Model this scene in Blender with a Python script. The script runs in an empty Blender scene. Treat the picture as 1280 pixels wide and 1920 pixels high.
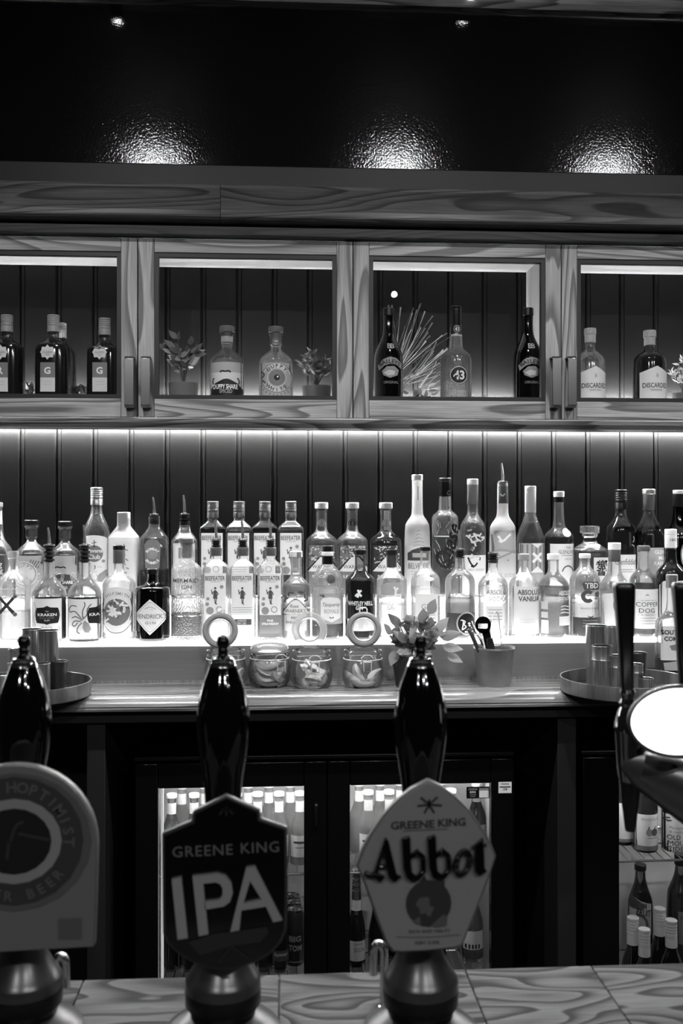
import bpy, math, random
from mathutils import Vector, Matrix

R = math.radians
SC = bpy.context.scene
COL = SC.collection
rnd = random.Random(7)

# ------------------------------------------------------------------ camera
F, EYE, YAW = 1867.0, 1.55, R(3.5)          # focal length in pixels of a 1280x1920 frame, eye height, yaw
SA, CA = math.sin(YAW), math.cos(YAW)
cam_d = bpy.data.cameras.new('camera')
cam = bpy.data.objects.new('camera', cam_d); COL.objects.link(cam)
cam.location = (0, 0, EYE); cam.rotation_euler = (R(90), 0, -YAW)
cam_d.sensor_fit = 'VERTICAL'; cam_d.sensor_height = 36; cam_d.sensor_width = 24
cam_d.lens = F / 1920 * 36
cam_d.clip_start = 0.05
cam_d.dof.use_dof = True; cam_d.dof.focus_distance = 2.66; cam_d.dof.aperture_fstop = 7.5
SC.camera = cam

# ------------------------------------------------------------------ world, exposure
w = bpy.data.worlds.new('world'); SC.world = w; w.use_nodes = True
w.node_tree.nodes['Background'].inputs[0].default_value = (1, 1, 1, 1)
w.node_tree.nodes['Background'].inputs[1].default_value = 0.010
SC.view_settings.view_transform = 'Standard'; SC.view_settings.look = 'None'
SC.view_settings.exposure = 0.0; SC.view_settings.gamma = 1.0; SC.view_settings.use_curve_mapping = False
SC.cycles.use_denoising = True
SC.cycles.max_bounces = 12; SC.cycles.transparent_max_bounces = 64
SC.cycles.transmission_bounces = 8; SC.cycles.glossy_bounces = 4; SC.cycles.diffuse_bounces = 4
SC.cycles.sample_clamp_indirect = 4.0
SC.cycles.caustics_reflective = False; SC.cycles.caustics_refractive = False


def P(px, py, Y):
    """world point seen at a pixel of the photograph, on the plane y = Y"""
    u = (px - 640) / F
    t = Y / (CA - u * SA)
    return (t * (SA + u * CA), Y, EYE + (960 - py) / F * t)


def S(px, Y):
    """pixels per metre there"""
    return F * (CA - (px - 640) / F * SA) / Y


def ZC(py, Y):
    return P(640, py, Y)[2]


def on_plane(px, py, z):
    t = (EYE - z) * F / (py - 960)
    u = (px - 640) / F
    return (t * (SA + u * CA), t * (CA - u * SA), z)


WALL_Y = 2.87
# ------------------------------------------------------------------ lamps of the room: a row of ceiling downlights over the aisle
def lamp(name, loc, power, target, size=60, blend=.5, radius=.03):
    d = bpy.data.lights.new(name, 'SPOT'); d.energy = power; d.spot_size = R(size); d.spot_blend = blend
    d.shadow_soft_size = radius
    o = bpy.data.objects.new(name, d); COL.objects.link(o); o.location = loc
    o.rotation_euler = (Vector(target) - Vector(loc)).to_track_quat('-Z', 'Y').to_euler()
    return o


LAMP_Y = 1.55
DOWN = []
for gx, gy, e in ((293, 334, 330), (742, 334, 330), (1132, 346, 330)):
    x, y, z = P(gx, gy, WALL_Y)                       # where the gloss of the upper wall mirrors the lamp
    k = (2 * WALL_Y - LAMP_Y) / WALL_Y
    L = (x * k, LAMP_Y, EYE + (z - EYE) * k)
    lamp('ceiling_downlight', L, e, (L[0], LAMP_Y + .35, 1.0), 104, 1.0, .03)
    DOWN.append(L)
# downlights over the customers' side of the bar, behind the photographer
for lx, ly, e in ((.75, -1.46, 50), (-.95, -1.46, 50), (1.8, -1.46, 40)):
    lamp('pub_downlight', (lx, ly, 2.99), e, (lx * .8, .4, .9), 130, .6, .018)


# ------------------------------------------------------------------ materials (the photograph is black and white: greys only)
def lin(v):
    v /= 255.0
    return v / 12.92 if v <= .04045 else ((v + .055) / 1.055) ** 2.4


MATS = {}


def new_mat(name):
    m = bpy.data.materials.new(name); m.use_nodes = True
    MATS[name] = m
    nt = m.node_tree
    return m, nt, nt.nodes['Principled BSDF']


def grey(v):
    g = lin(v)
    return (g, g, g, 1)


def G(name, v, rough=.5, metal=0.0, spec=.5, ior=1.5, coat=0.0, vary=0.0, vscale=8.0, bump=0.0, bscale=60.0, stretch=None):
    if name in MATS:
        return MATS[name]
    m, nt, b = new_mat(name)
    b.inputs['Base Color'].default_value = grey(v)
    b.inputs['Roughness'].default_value = rough
    b.inputs['Metallic'].default_value = metal
    b.inputs['Specular IOR Level'].default_value = spec
    b.inputs['IOR'].default_value = ior
    b.inputs['Coat Weight'].default_value = coat
    b.inputs['Coat Roughness'].default_value = .08
    N = nt.nodes.new; Lk = nt.links.new
    if vary or bump:
        tc = N('ShaderNodeTexCoord'); mp = N('ShaderNodeMapping'); Lk(tc.outputs['Object'], mp.inputs[0])
        if stretch:
            mp.inputs['Scale'].default_value = stretch
    if vary:
        n = N('ShaderNodeTexNoise'); n.inputs['Scale'].default_value = vscale; n.inputs['Detail'].default_value = 4
        Lk(mp.outputs[0], n.inputs['Vector'])
        r = N('ShaderNodeMapRange'); r.inputs['To Min'].default_value = lin(v) * (1 - vary); r.inputs['To Max'].default_value = lin(v) * (1 + vary)
        r.inputs['From Min'].default_value = .25; r.inputs['From Max'].default_value = .75
        Lk(n.outputs['Fac'], r.inputs['Value']); Lk(r.outputs[0], b.inputs['Base Color'])
    if bump:
        n = N('ShaderNodeTexNoise'); n.inputs['Scale'].default_value = bscale; n.inputs['Detail'].default_value = 3
        Lk(mp.outputs[0], n.inputs['Vector'])
        bp = N('ShaderNodeBump'); bp.inputs['Strength'].default_value = bump; bp.inputs['Distance'].default_value = .002
        Lk(n.outputs['Fac'], bp.inputs['Height']); Lk(bp.outputs[0], b.inputs['Normal'])
    return m


def EMIT(name, strength, v=255):
    if name in MATS:
        return MATS[name]
    m, nt, b = new_mat(name)
    b.inputs['Base Color'].default_value = grey(v)
    b.inputs['Emission Color'].default_value = (1, 1, 1, 1); b.inputs['Emission Strength'].default_value = strength
    return m


def WOOD(name, axis, dark, light, rings=10.0, rough=.4, across=6.0, along=.8, coat=0.0, fine=.35, spec=.5):
    """contour lines of a stretched noise read as cathedral grain"""
    m, nt, b = new_mat(name)
    N = nt.nodes.new; Lk = nt.links.new
    tc = N('ShaderNodeTexCoord'); oi = N('ShaderNodeObjectInfo')
    mul = N('ShaderNodeVectorMath'); mul.operation = 'SCALE'; mul.inputs[0].default_value = (31.7, 17.3, 23.1)
    Lk(oi.outputs['Random'], mul.inputs['Scale'])
    add = N('ShaderNodeVectorMath'); add.operation = 'ADD'
    Lk(tc.outputs['Object'], add.inputs[0]); Lk(mul.outputs[0], add.inputs[1])
    mp = N('ShaderNodeMapping'); sc = [across] * 3; sc['xyz'.index(axis)] = along; mp.inputs['Scale'].default_value = sc
    Lk(add.outputs[0], mp.inputs[0])
    n1 = N('ShaderNodeTexNoise'); n1.inputs['Scale'].default_value = 1; n1.inputs['Detail'].default_value = 1.2; n1.inputs['Distortion'].default_value = .25
    Lk(mp.outputs[0], n1.inputs['Vector'])
    m1 = N('ShaderNodeMath'); m1.operation = 'MULTIPLY'; m1.inputs[1].default_value = rings; Lk(n1.outputs['Fac'], m1.inputs[0])
    m2 = N('ShaderNodeMath'); m2.operation = 'FRACT'; Lk(m1.outputs[0], m2.inputs[0])
    cr = N('ShaderNodeValToRGB'); e = cr.color_ramp.elements
    e[0].position = 0; e[0].color = grey(light); e[1].position = 1; e[1].color = grey(light)
    for p, v in ((.45, (light * .8 + dark * .2)), (.78, dark), (.90, dark), (.97, light)):
        x = e.new(p); x.color = grey(v)
    Lk(m2.outputs[0], cr.inputs[0])
    mp2 = N('ShaderNodeMapping'); sc = [420] * 3; sc['xyz'.index(axis)] = 9; mp2.inputs['Scale'].default_value = sc
    Lk(add.outputs[0], mp2.inputs[0])
    n2 = N('ShaderNodeTexNoise'); n2.inputs['Scale'].default_value = 1; n2.inputs['Detail'].default_value = 2; Lk(mp2.outputs[0], n2.inputs['Vector'])
    mr = N('ShaderNodeMapRange'); mr.inputs['From Min'].default_value = .3; mr.inputs['From Max'].default_value = .7
    mr.inputs['To Min'].default_value = 1 - fine; mr.inputs['To Max'].default_value = 1 + fine * .4; Lk(n2.outputs['Fac'], mr.inputs['Value'])
    mx = N('ShaderNodeVectorMath'); mx.operation = 'SCALE'; Lk(cr.outputs[0], mx.inputs[0]); Lk(mr.outputs[0], mx.inputs['Scale'])
    Lk(mx.outputs[0], b.inputs['Base Color'])
    b.inputs['Specular IOR Level'].default_value = spec; b.inputs['Roughness'].default_value = rough; b.inputs['Coat Weight'].default_value = coat; b.inputs['Coat Roughness'].default_value = .2
    bp = N('ShaderNodeBump'); bp.inputs['Strength'].default_value = .15; bp.inputs['Distance'].default_value = .001
    Lk(n2.outputs['Fac'], bp.inputs['Height']); Lk(bp.outputs[0], b.inputs['Normal'])
    return m


def GLASS(name, tint=.93, refl=1.0, haze=0.0, hazev=235, rough=.10, ior=1.6, bump=0.0, bscale=200):
    """thin clear glass: lets light straight through, mirrors by Fresnel, a little haze that takes up light"""
    m, nt, b = new_mat(name)
    nt.nodes.remove(b)
    N = nt.nodes.new; Lk = nt.links.new
    out = nt.nodes['Material Output']
    tr = N('ShaderNodeBsdfTransparent'); tr.inputs[0].default_value = (tint, tint, tint, 1)
    gl = N('ShaderNodeBsdfGlossy'); gl.inputs['Roughness'].default_value = rough; gl.inputs[0].default_value = (refl, refl, refl, 1)
    fr = N('ShaderNodeFresnel'); fr.inputs['IOR'].default_value = ior
    mx = N('ShaderNodeMixShader'); Lk(fr.outputs[0], mx.inputs[0]); Lk(tr.outputs[0], mx.inputs[1]); Lk(gl.outputs[0], mx.inputs[2])
    last = mx
    if haze:
        df = N('ShaderNodeBsdfDiffuse'); df.inputs[0].default_value = grey(hazev)
        tl = N('ShaderNodeBsdfTranslucent'); tl.inputs[0].default_value = grey(hazev)
        m2 = N('ShaderNodeMixShader'); m2.inputs[0].default_value = .6; Lk(df.outputs[0], m2.inputs[1]); Lk(tl.outputs[0], m2.inputs[2])
        m3 = N('ShaderNodeMixShader'); m3.inputs[0].default_value = haze; Lk(mx.outputs[0], m3.inputs[1]); Lk(m2.outputs[0], m3.inputs[2])
        last = m3
    if bump:
        tc = N('ShaderNodeTexCoord'); n = N('ShaderNodeTexVoronoi'); n.inputs['Scale'].default_value = bscale; Lk(tc.outputs['Object'], n.inputs['Vector'])
        bp = N('ShaderNodeBump'); bp.inputs['Strength'].default_value = bump; bp.inputs['Distance'].default_value = .004; Lk(n.outputs['Distance'], bp.inputs['Height'])
        Lk(bp.outputs[0], gl.inputs['Normal']); Lk(bp.outputs[0], fr.inputs['Normal'])
    Lk(last.outputs[0], out.inputs[0])
    return m


def LIQUID(name, v, refr=.5, haze=.12, ior=1.34):
    m, nt, b = new_mat(name)
    nt.nodes.remove(b)
    N = nt.nodes.new; Lk = nt.links.new
    out = nt.nodes['Material Output']; c = grey(v)
    tr = N('ShaderNodeBsdfTransparent'); tr.inputs[0].default_value = c
    rf = N('ShaderNodeBsdfRefraction'); rf.inputs[0].default_value = c; rf.inputs['IOR'].default_value = ior; rf.inputs['Roughness'].default_value = .02
    mx = N('ShaderNodeMixShader'); mx.inputs[0].default_value = refr; Lk(tr.outputs[0], mx.inputs[1]); Lk(rf.outputs[0], mx.inputs[2])
    tl = N('ShaderNodeBsdfTranslucent'); tl.inputs[0].default_value = c
    m3 = N('ShaderNodeMixShader'); m3.inputs[0].default_value = haze; Lk(mx.outputs[0], m3.inputs[1]); Lk(tl.outputs[0], m3.inputs[2])
    Lk(m3.outputs[0], out.inputs[0])
    return m


GLASS('glass', .97, haze=.04, hazev=245)
GLASS('glass_bright', .97, haze=.09, hazev=252)
GLASS('glass_pane', .97, refl=1.0, rough=.0, ior=1.25)
GLASS('glass_cooler', .95, refl=.6, rough=.0, ior=1.3)
GLASS('glass_frost', .93, haze=.62, hazev=250, rough=.3)
GLASS('glass_tint', .55, haze=.06, hazev=160)
GLASS('glass_dark', .12, haze=.02, hazev=40)
GLASS('glass_hammered', .80, haze=.22, hazev=230, bump=1.0, bscale=190, ior=1.6)
GLASS('glass_jar', .985, haze=.03, hazev=250, ior=1.3)
GLASS('glass_lit', .96, haze=.3, hazev=250)
GLASS('glass_lid', .9, haze=.35, hazev=240)
LIQUID('gin', 254, .35, .12)
LIQUID('pale_liquid', 222, .35, .16)
LIQUID('amber_liquid', 140, .4, .10)
LIQUID('dark_liquid', 50, .3, .05)
LIQUID('grey_liquid', 180, .35, .22)
G('paper', 235, .6); G('paper_warm', 212, .6); G('paper_grey', 170, .6); G('paper_mid', 120, .6); G('paper_dark', 60, .6)
G('ink', 14, .5); G('ink_grey', 80, .5); G('ink_light', 150, .5); G('ink_white', 240, .5)
G('black_plastic', 12, .35); G('black_gloss', 6, .12, coat=.5); G('black_glass', 4, .06, coat=.6)
G('rubber', 14, .5); G('chrome', 215, .12, 1); G('wire_bright', 225, .3, .4); G('spout_steel', 180, .26, .85); G('steel', 185, .28, .85, vary=.5, vscale=1.0, stretch=(330, 330, 3)); G('steel_dark', 110, .3, .9); G('foil', 205, .32, .8); G('foil_grey', 130, .4, .6); G('foil_dark', 40, .35, .5)
G('white_plastic', 228, .4); G('grey_plastic', 150, .45); G('cork', 165, .8, vary=.25, vscale=200); G('cap_wood', 90, .6, vary=.3, vscale=90)
G('white_gloss', 236, .2, coat=.4)
G('brushed_steel', 142, .34, .55, vary=.12, vscale=1.0, stretch=(3, 3, 700), bump=.08, bscale=1.0)


# ------------------------------------------------------------------ objects
def tag(o, label=None, cat=None, group=None, kind=None):
    if label: o['label'] = label
    if cat: o['category'] = cat
    if group: o['group'] = group
    if kind: o['kind'] = kind
    return o


def thing(name, label, cat, loc=(0, 0, 0), rotz=0, group=None):
    o = bpy.data.objects.new(name, None); COL.objects.link(o)
    o.empty_display_size = .02
    o.location = loc; o.rotation_euler = (0, 0, rotz)
    return tag(o, label, cat, group)


def part_empty(name, parent, loc=(0, 0, 0)):
    o = bpy.data.objects.new(name, None); COL.objects.link(o); o.empty_display_size = .01
    o.parent = parent; o.location = loc
    return o


def copy_tree(o, parent=None):
    c = o.copy(); COL.objects.link(c); c.parent = parent
    for ch in o.children:
        copy_tree(ch, c)
    return c


class MB:
    def __init__(self):
        self.v = []; self.f = []

    def add(self, vs, fs):
        b = len(self.v); self.v += [tuple(p) for p in vs]
        self.f += [tuple(i + b for i in f) for f in fs]
        return self

    def box(self, x0, x1, y0, y1, z0, z1):
        return self.add([(x0, y0, z0), (x1, y0, z0), (x1, y1, z0), (x0, y1, z0), (x0, y0, z1), (x1, y0, z1), (x1, y1, z1), (x0, y1, z1)],
                        [(0, 3, 2, 1), (4, 5, 6, 7), (0, 1, 5, 4), (1, 2, 6, 5), (2, 3, 7, 6), (3, 0, 4, 7)])

    def lathe(self, prof, seg=28, n=2.0, dr=1.0, cx=0, cy=0, cz=0, caps=True):
        """prof: (radius, z) from top to bottom"""
        vs = []; fs = []
        for r, z in prof:
            for k in range(seg):
                a = 2 * math.pi * (k + .5) / seg
                c, s_ = math.cos(a), math.sin(a)
                x = math.copysign(abs(c) ** (2 / n), c) * r; y = math.copysign(abs(s_) ** (2 / n), s_) * r * dr
                vs.append((cx + x, cy + y, cz + z))
        for i in range(len(prof) - 1):
            for k in range(seg):
                k2 = (k + 1) % seg
                fs.append((i * seg + k, (i + 1) * seg + k, (i + 1) * seg + k2, i * seg + k2))
        if caps:
            if prof[0][0] > 1e-6: fs.append(tuple(range(seg)))
            if prof[-1][0] > 1e-6: fs.append(tuple(reversed(range((len(prof) - 1) * seg, len(prof) * seg))))
        return self.add(vs, fs)

    def tube(self, path, rad, seg=10, caps=True, flat=1.0):
        path = [Vector(p) for p in path]
        if not isinstance(rad, (list, tuple)): rad = [rad] * len(path)
        vs = []; fs = []; up = Vector((0, 0, 1)); prev = None
        for i, p in enumerate(path):
            d = (path[min(i + 1, len(path) - 1)] - path[max(i - 1, 0)]).normalized()
            if prev is None:
                a = up if abs(d.dot(up)) < .9 else Vector((0, 1, 0))
                x = d.cross(a).normalized()
            else:
                x = (prev - d * prev.dot(d)).normalized()
            prev = x; y = d.cross(x)
            for k in range(seg):
                t = 2 * math.pi * k / seg
                vs.append(p + x * (math.cos(t) * rad[i]) + y * (math.sin(t) * rad[i] * flat))
        for i in range(len(path) - 1):
            for k in range(seg):
                k2 = (k + 1) % seg
                fs.append((i * seg + k, i * seg + k2, (i + 1) * seg + k2, (i + 1) * seg + k))
        if caps:
            fs.append(tuple(reversed(range(seg)))); fs.append(tuple(range((len(path) - 1) * seg, len(path) * seg)))
        return self.add(vs, fs)

    def ring_tube(self, c, r, rr, seg=28, k=8, axis='y', rz=None):
        """torus round an axis"""
        vs = []; fs = []
        rz = rz or r
        for i in range(seg):
            a = 2 * math.pi * i / seg
            for j in range(k):
                b = 2 * math.pi * j / k
                q = math.cos(b) * rr; hgt = math.sin(b) * rr
                x = math.cos(a) * (r + q); z = math.sin(a) * (rz + q)
                if axis == 'y': vs.append((c[0] + x, c[1] + hgt, c[2] + z))
                else: vs.append((c[0] + x, c[1] + z, c[2] + hgt))
        for i in range(seg):
            for j in range(k):
                fs.append((i * k + j, i * k + (j + 1) % k, ((i + 1) % seg) * k + (j + 1) % k, ((i + 1) % seg) * k + j))
        return self.add(vs, fs)

    def prism(self, poly, y0, y1):
        """poly of (x, z) extruded from y0 (front) to y1"""
        n = len(poly)
        area = sum(poly[i][0] * poly[(i + 1) % n][1] - poly[(i + 1) % n][0] * poly[i][1] for i in range(n))
        if area < 0: poly = poly[::-1]
        vs = [(x, y0, z) for x, z in poly] + [(x, y1, z) for x, z in poly]
        fs = [tuple(range(n)), tuple(reversed(range(n, 2 * n)))]
        for i in range(n):
            j = (i + 1) % n
            fs.append((i, i + n, j + n, j))
        return self.add(vs, fs)

    def extrude_x(self, prof, x0, x1):
        """closed profile of (y, z) run along x"""
        n = len(prof)
        vs = [(x0, y, z) for y, z in prof] + [(x1, y, z) for y, z in prof]
        fs = [tuple(range(n)), tuple(reversed(range(n, 2 * n)))]
        for i in range(n):
            j = (i + 1) % n
            fs.append((i, i + n, j + n, j))
        return self.add(vs, fs)

    def mesh(self, name, smooth=35):
        me = bpy.data.meshes.new(name)
        me.from_pydata(self.v, [], self.f); me.update()
        if smooth:
            me.polygons.foreach_set('use_smooth', [True] * len(me.polygons))
            me.set_sharp_from_angle(angle=R(smooth))
        return me

    def build(self, name, mat, parent=None, smooth=35, bevel=0.0, bseg=2, loc=None):
        me = self.mesh(name, smooth)
        o = bpy.data.objects.new(name, me); COL.objects.link(o)
        me.materials.append(MATS[mat] if isinstance(mat, str) else mat)
        if parent is not None: o.parent = parent
        if loc: o.location = loc
        if bevel:
            b = o.modifiers.new('bevel', 'BEVEL'); b.width = bevel; b.segments = bseg; b.limit_method = 'ANGLE'; b.angle_limit = R(40)
        return o


def chaikin(pts, it=1):
    for _ in range(it):
        q = [pts[0]]
        for a, b in zip(pts, pts[1:]):
            q.append((a[0] * .75 + b[0] * .25, a[1] * .75 + b[1] * .25)); q.append((a[0] * .25 + b[0] * .75, a[1] * .25 + b[1] * .75))
        q.append(pts[-1]); pts = q
    return pts


# ------------------------------------------------------------------ lettering
_TX = {}


def text2d(s, bold=0.0, shear=0.0, space=1.0):
    """flat triangles of a word: (verts, faces, x0, x1, y0, y1)"""
    key = (s, bold, shear, space)
    if key in _TX: return _TX[key]
    c = bpy.data.curves.new('lettering', 'FONT'); c.body = s; c.offset = bold; c.shear = shear; c.space_character = space
    c.resolution_u = 2; c.fill_mode = 'FRONT'
    o = bpy.data.objects.new('lettering', c)
    me = bpy.data.meshes.new_from_object(o)
    v = [(p.co.x, p.co.y) for p in me.vertices]; f = [tuple(p.vertices) for p in me.polygons]
    bpy.data.objects.remove(o); bpy.data.curves.remove(c); bpy.data.meshes.remove(me)
    xs = [p[0] for p in v]; ys = [p[1] for p in v]
    _TX[key] = (v, f, min(xs), max(xs), min(ys), max(ys))
    return _TX[key]


class Face:
    """the front of a thing that carries labels: pixel coordinates of the photograph are laid onto its real surface"""

    def __init__(self, root, cx, yb, s, front):
        self.root, self.cx, self.yb, self.s, self.front = root, cx, yb, s, front
        self.host = root; self.lift = .0005

    def q(self, px, py):
        return ((px - self.cx) / self.s, (self.yb - py) / self.s)

    def put(self, vs, fs, name, mat, lift, parent=None):
        out = []
        lim = getattr(self, 'rad', None)
        for x, z in vs:
            if lim:
                m_ = .985 * lim(z); x = max(-m_, min(m_, x))
            out.append((x, self.front(x, z) - lift, z))
        # front faces look towards -y
        f2 = []
        for f in fs:
            a, b, c = vs[f[0]], vs[f[1]], vs[f[2]]
            cr = (b[0] - a[0]) * (c[1] - a[1]) - (c[0] - a[0]) * (b[1] - a[1])
            f2.append(f if cr > 0 else tuple(reversed(f)))
        return MB().add(out, f2).build(name, mat, parent or self.root, smooth=60)

    def shape(self, poly, mat, name='label', lift=.0005, cols=12, rows=3, sub=False):
        """x-monotone polygon in pixels; becomes the label that later print belongs to"""
        pts = [self.q(*p) for p in poly]
        xs0, xs1 = min(p[0] for p in pts), max(p[0] for p in pts)
        xs = sorted(set([xs0 + (xs1 - xs0) * k / cols for k in range(cols + 1)] + [min(max(p[0], xs0), xs1) for p in pts]))
        xs = [x for i, x in enumerate(xs) if i == 0 or x - xs[i - 1] > 1e-6]
        vs = []; fs = []; n = len(pts)
        for x in xs:
            xx = min(max(x, xs0 + 1e-7), xs1 - 1e-7); zz = []
            for i in range(n):
                a, b = pts[i], pts[(i + 1) % n]
                if (a[0] - xx) * (b[0] - xx) <= 0 and a[0] != b[0]:
                    zz.append(a[1] + (b[1] - a[1]) * (xx - a[0]) / (b[0] - a[0]))
            if not zz: zz = [0, 0]
            lo, hi = min(zz), max(zz)
            for k in range(rows + 1): vs.append((x, lo + (hi - lo) * k / rows))
        m = rows + 1
        for i in range(len(xs) - 1):
            for k in range(rows):
                fs.append((i * m + k, (i + 1) * m + k, (i + 1) * m + k + 1, i * m + k + 1))
        o = self.put(vs, fs, name, mat, lift, self.host if sub else self.root)
        if not sub: self.host = o
        return o

    def rect(self, x0, x1, y0, y1, mat, **k):
        return self.shape([(x0, y0), (x1, y0), (x1, y1), (x0, y1)], mat, **k)

    def disc(self, x, y, rx, mat, ry=None, name='label', **k):
        ry = ry or rx
        return self.shape([(x + rx * math.cos(2 * math.pi * i / 20), y + ry * math.sin(2 * math.pi * i / 20)) for i in range(20)], mat, name=name, cols=10, **k)

    def ring(self, x, y, r0, r1, mat, ry=1.0, a0=0, a1=360, name='print', lift=.0008, seg=32):
        vs = []; fs = []
        for i in range(seg + 1):
            a = R(a0 + (a1 - a0) * i / seg)
            for r in (r0, r1): vs.append(self.q(x + r * math.cos(a), y - r * ry * math.sin(a)))
        for i in range(seg): fs.append((2 * i, 2 * i + 1, 2 * i + 3, 2 * i + 2))
        return self.put(vs, fs, name, mat, lift, self.host)

    def text(self, s, x, y, w=None, h=None, mat='ink', bold=0.0, shear=0.0, space=1.0, rot=0, lift=.0009, name='lettering'):
        """word centred on pixel (x, y); w or h (or both) in pixels"""
        v, f, x0, x1, y0, y1 = text2d(s, bold, shear, space)
        kx = (w / (x1 - x0)) if w else None; ky = (h / (y1 - y0)) if h else None
        kx = kx or ky; ky = ky or kx
        ca, sa = math.cos(R(rot)), math.sin(R(rot)); vs = []
        for a, b in v:
            a = (a - (x0 + x1) / 2) * kx; b = (b - (y0 + y1) / 2) * ky
            vs.append(self.q(x + a * ca - b * sa, y - (a * sa + b * ca)))
        return self.put(vs, f, name, mat, lift, self.host)

    def arc_text(self, s, x, y, r, h, a0, step, mat='ink', bold=0.0, lift=.0009, inward=False):
        """letters along a circle; a0: angle of the first letter (degrees, clockwise from the top)"""
        vs = []; fs = []
        for i, ch in enumerate(s):
            if ch == ' ': continue
            v, f, x0, x1, y0, y1 = text2d(ch, bold)
            k = h / .73; a = R(a0 + step * i); b0 = len(vs)
            for p, q in v:
                p = (p - (x0 + x1) / 2) * k; q = (q - .36) * k
                if inward: px_, py_ = x + (r - q) * math.sin(a) - p * math.cos(a), y - (r - q) * math.cos(a) - p * math.sin(a)
                else: px_, py_ = x + (r + q) * math.sin(a) + p * math.cos(a), y - (r + q) * math.cos(a) + p * math.sin(a)
                vs.append(self.q(px_, py_))
            fs += [tuple(j + b0 for j in t) for t in f]
        return self.put(vs, fs, 'lettering', mat, lift, self.host)

    def stroke(self, lines, wd, mat, name='print', lift=.0008):
        """thin printed lines: lists of pixel points"""
        vs = []; fs = []
        for ln in lines:
            ln = chaikin(list(ln), 2) if len(ln) > 2 else ln
            n = len(ln); b0 = len(vs)
            for i, (x, y) in enumerate(ln):
                a = ln[max(i - 1, 0)]; b = ln[min(i + 1, n - 1)]
                dx, dy = b[0] - a[0], b[1] - a[1]; L = math.hypot(dx, dy) or 1
                tp = wd if not isinstance(wd, tuple) else wd[0] + (wd[1] - wd[0]) * i / (n - 1)
                ox, oy = -dy / L * tp / 2, dx / L * tp / 2
                vs += [self.q(x + ox, y + oy), self.q(x - ox, y - oy)]
            for i in range(n - 1): fs.append((b0 + 2 * i, b0 + 2 * i + 1, b0 + 2 * i + 3, b0 + 2 * i + 2))
        return self.put(vs, fs, name, mat, lift, self.host)


def arch(x0, x1, y0, y1, rise):
    """label outline with a rounded top"""
    pts = [(x0, y1)]
    for i in range(9):
        a = math.pi * (1 - i / 8)
        pts.append(((x0 + x1) / 2 + (x1 - x0) / 2 * math.cos(a), y0 + rise - rise * math.sin(a)))
    return pts + [(x1, y1)]


# ------------------------------------------------------------------ bottles
ROWS = {'U': (2.785, 1.312), 'L': (2.662, 1.212), 'C': (2.665, 1.826)}


def pourer(root, Fc, x, tip, fl, bot, rr, lean=1.0, rub='rubber'):
    """speed pourer: rubber plug with ribs, steel flange, bent spout"""
    s = Fc.s; z = lambda y: (Fc.yb - y) / s
    m = MB(); pr = []
    h = bot - fl - 2
    for k in range(4):
        y = fl + 2 + h * k / 4
        pr += [(rr * .62 / s, z(y)), (rr / s, z(y + h * .06)), (rr / s, z(y + h * .15)), (rr * .66 / s, z(y + h * .21))]
    pr.append((rr * .6 / s, z(bot)))
    m.lathe(pr, 16)
    o = m.build('pourer', rub, root, loc=((x - Fc.cx) / s, 0, 0))
    m = MB(); m.lathe([(rr * .35 / s, z(fl - 3)), (rr * 1.05 / s, z(fl - 1)), (rr * 1.05 / s, z(fl + 1.5)), (rr * .5 / s, z(fl + 2))], 16)
    hh = fl - tip
    m.tube([(0, 0, z(fl)), (0, 0, z(fl - hh * .35)), (-lean / s, 0, z(fl - hh * .7)), (-2.4 * lean / s, 0, z(tip))],
           [3.0 / s, 2.7 / s, 2.3 / s, 1.7 / s], 10)
    m.build('spout', 'spout_steel', o)
    return o


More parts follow.
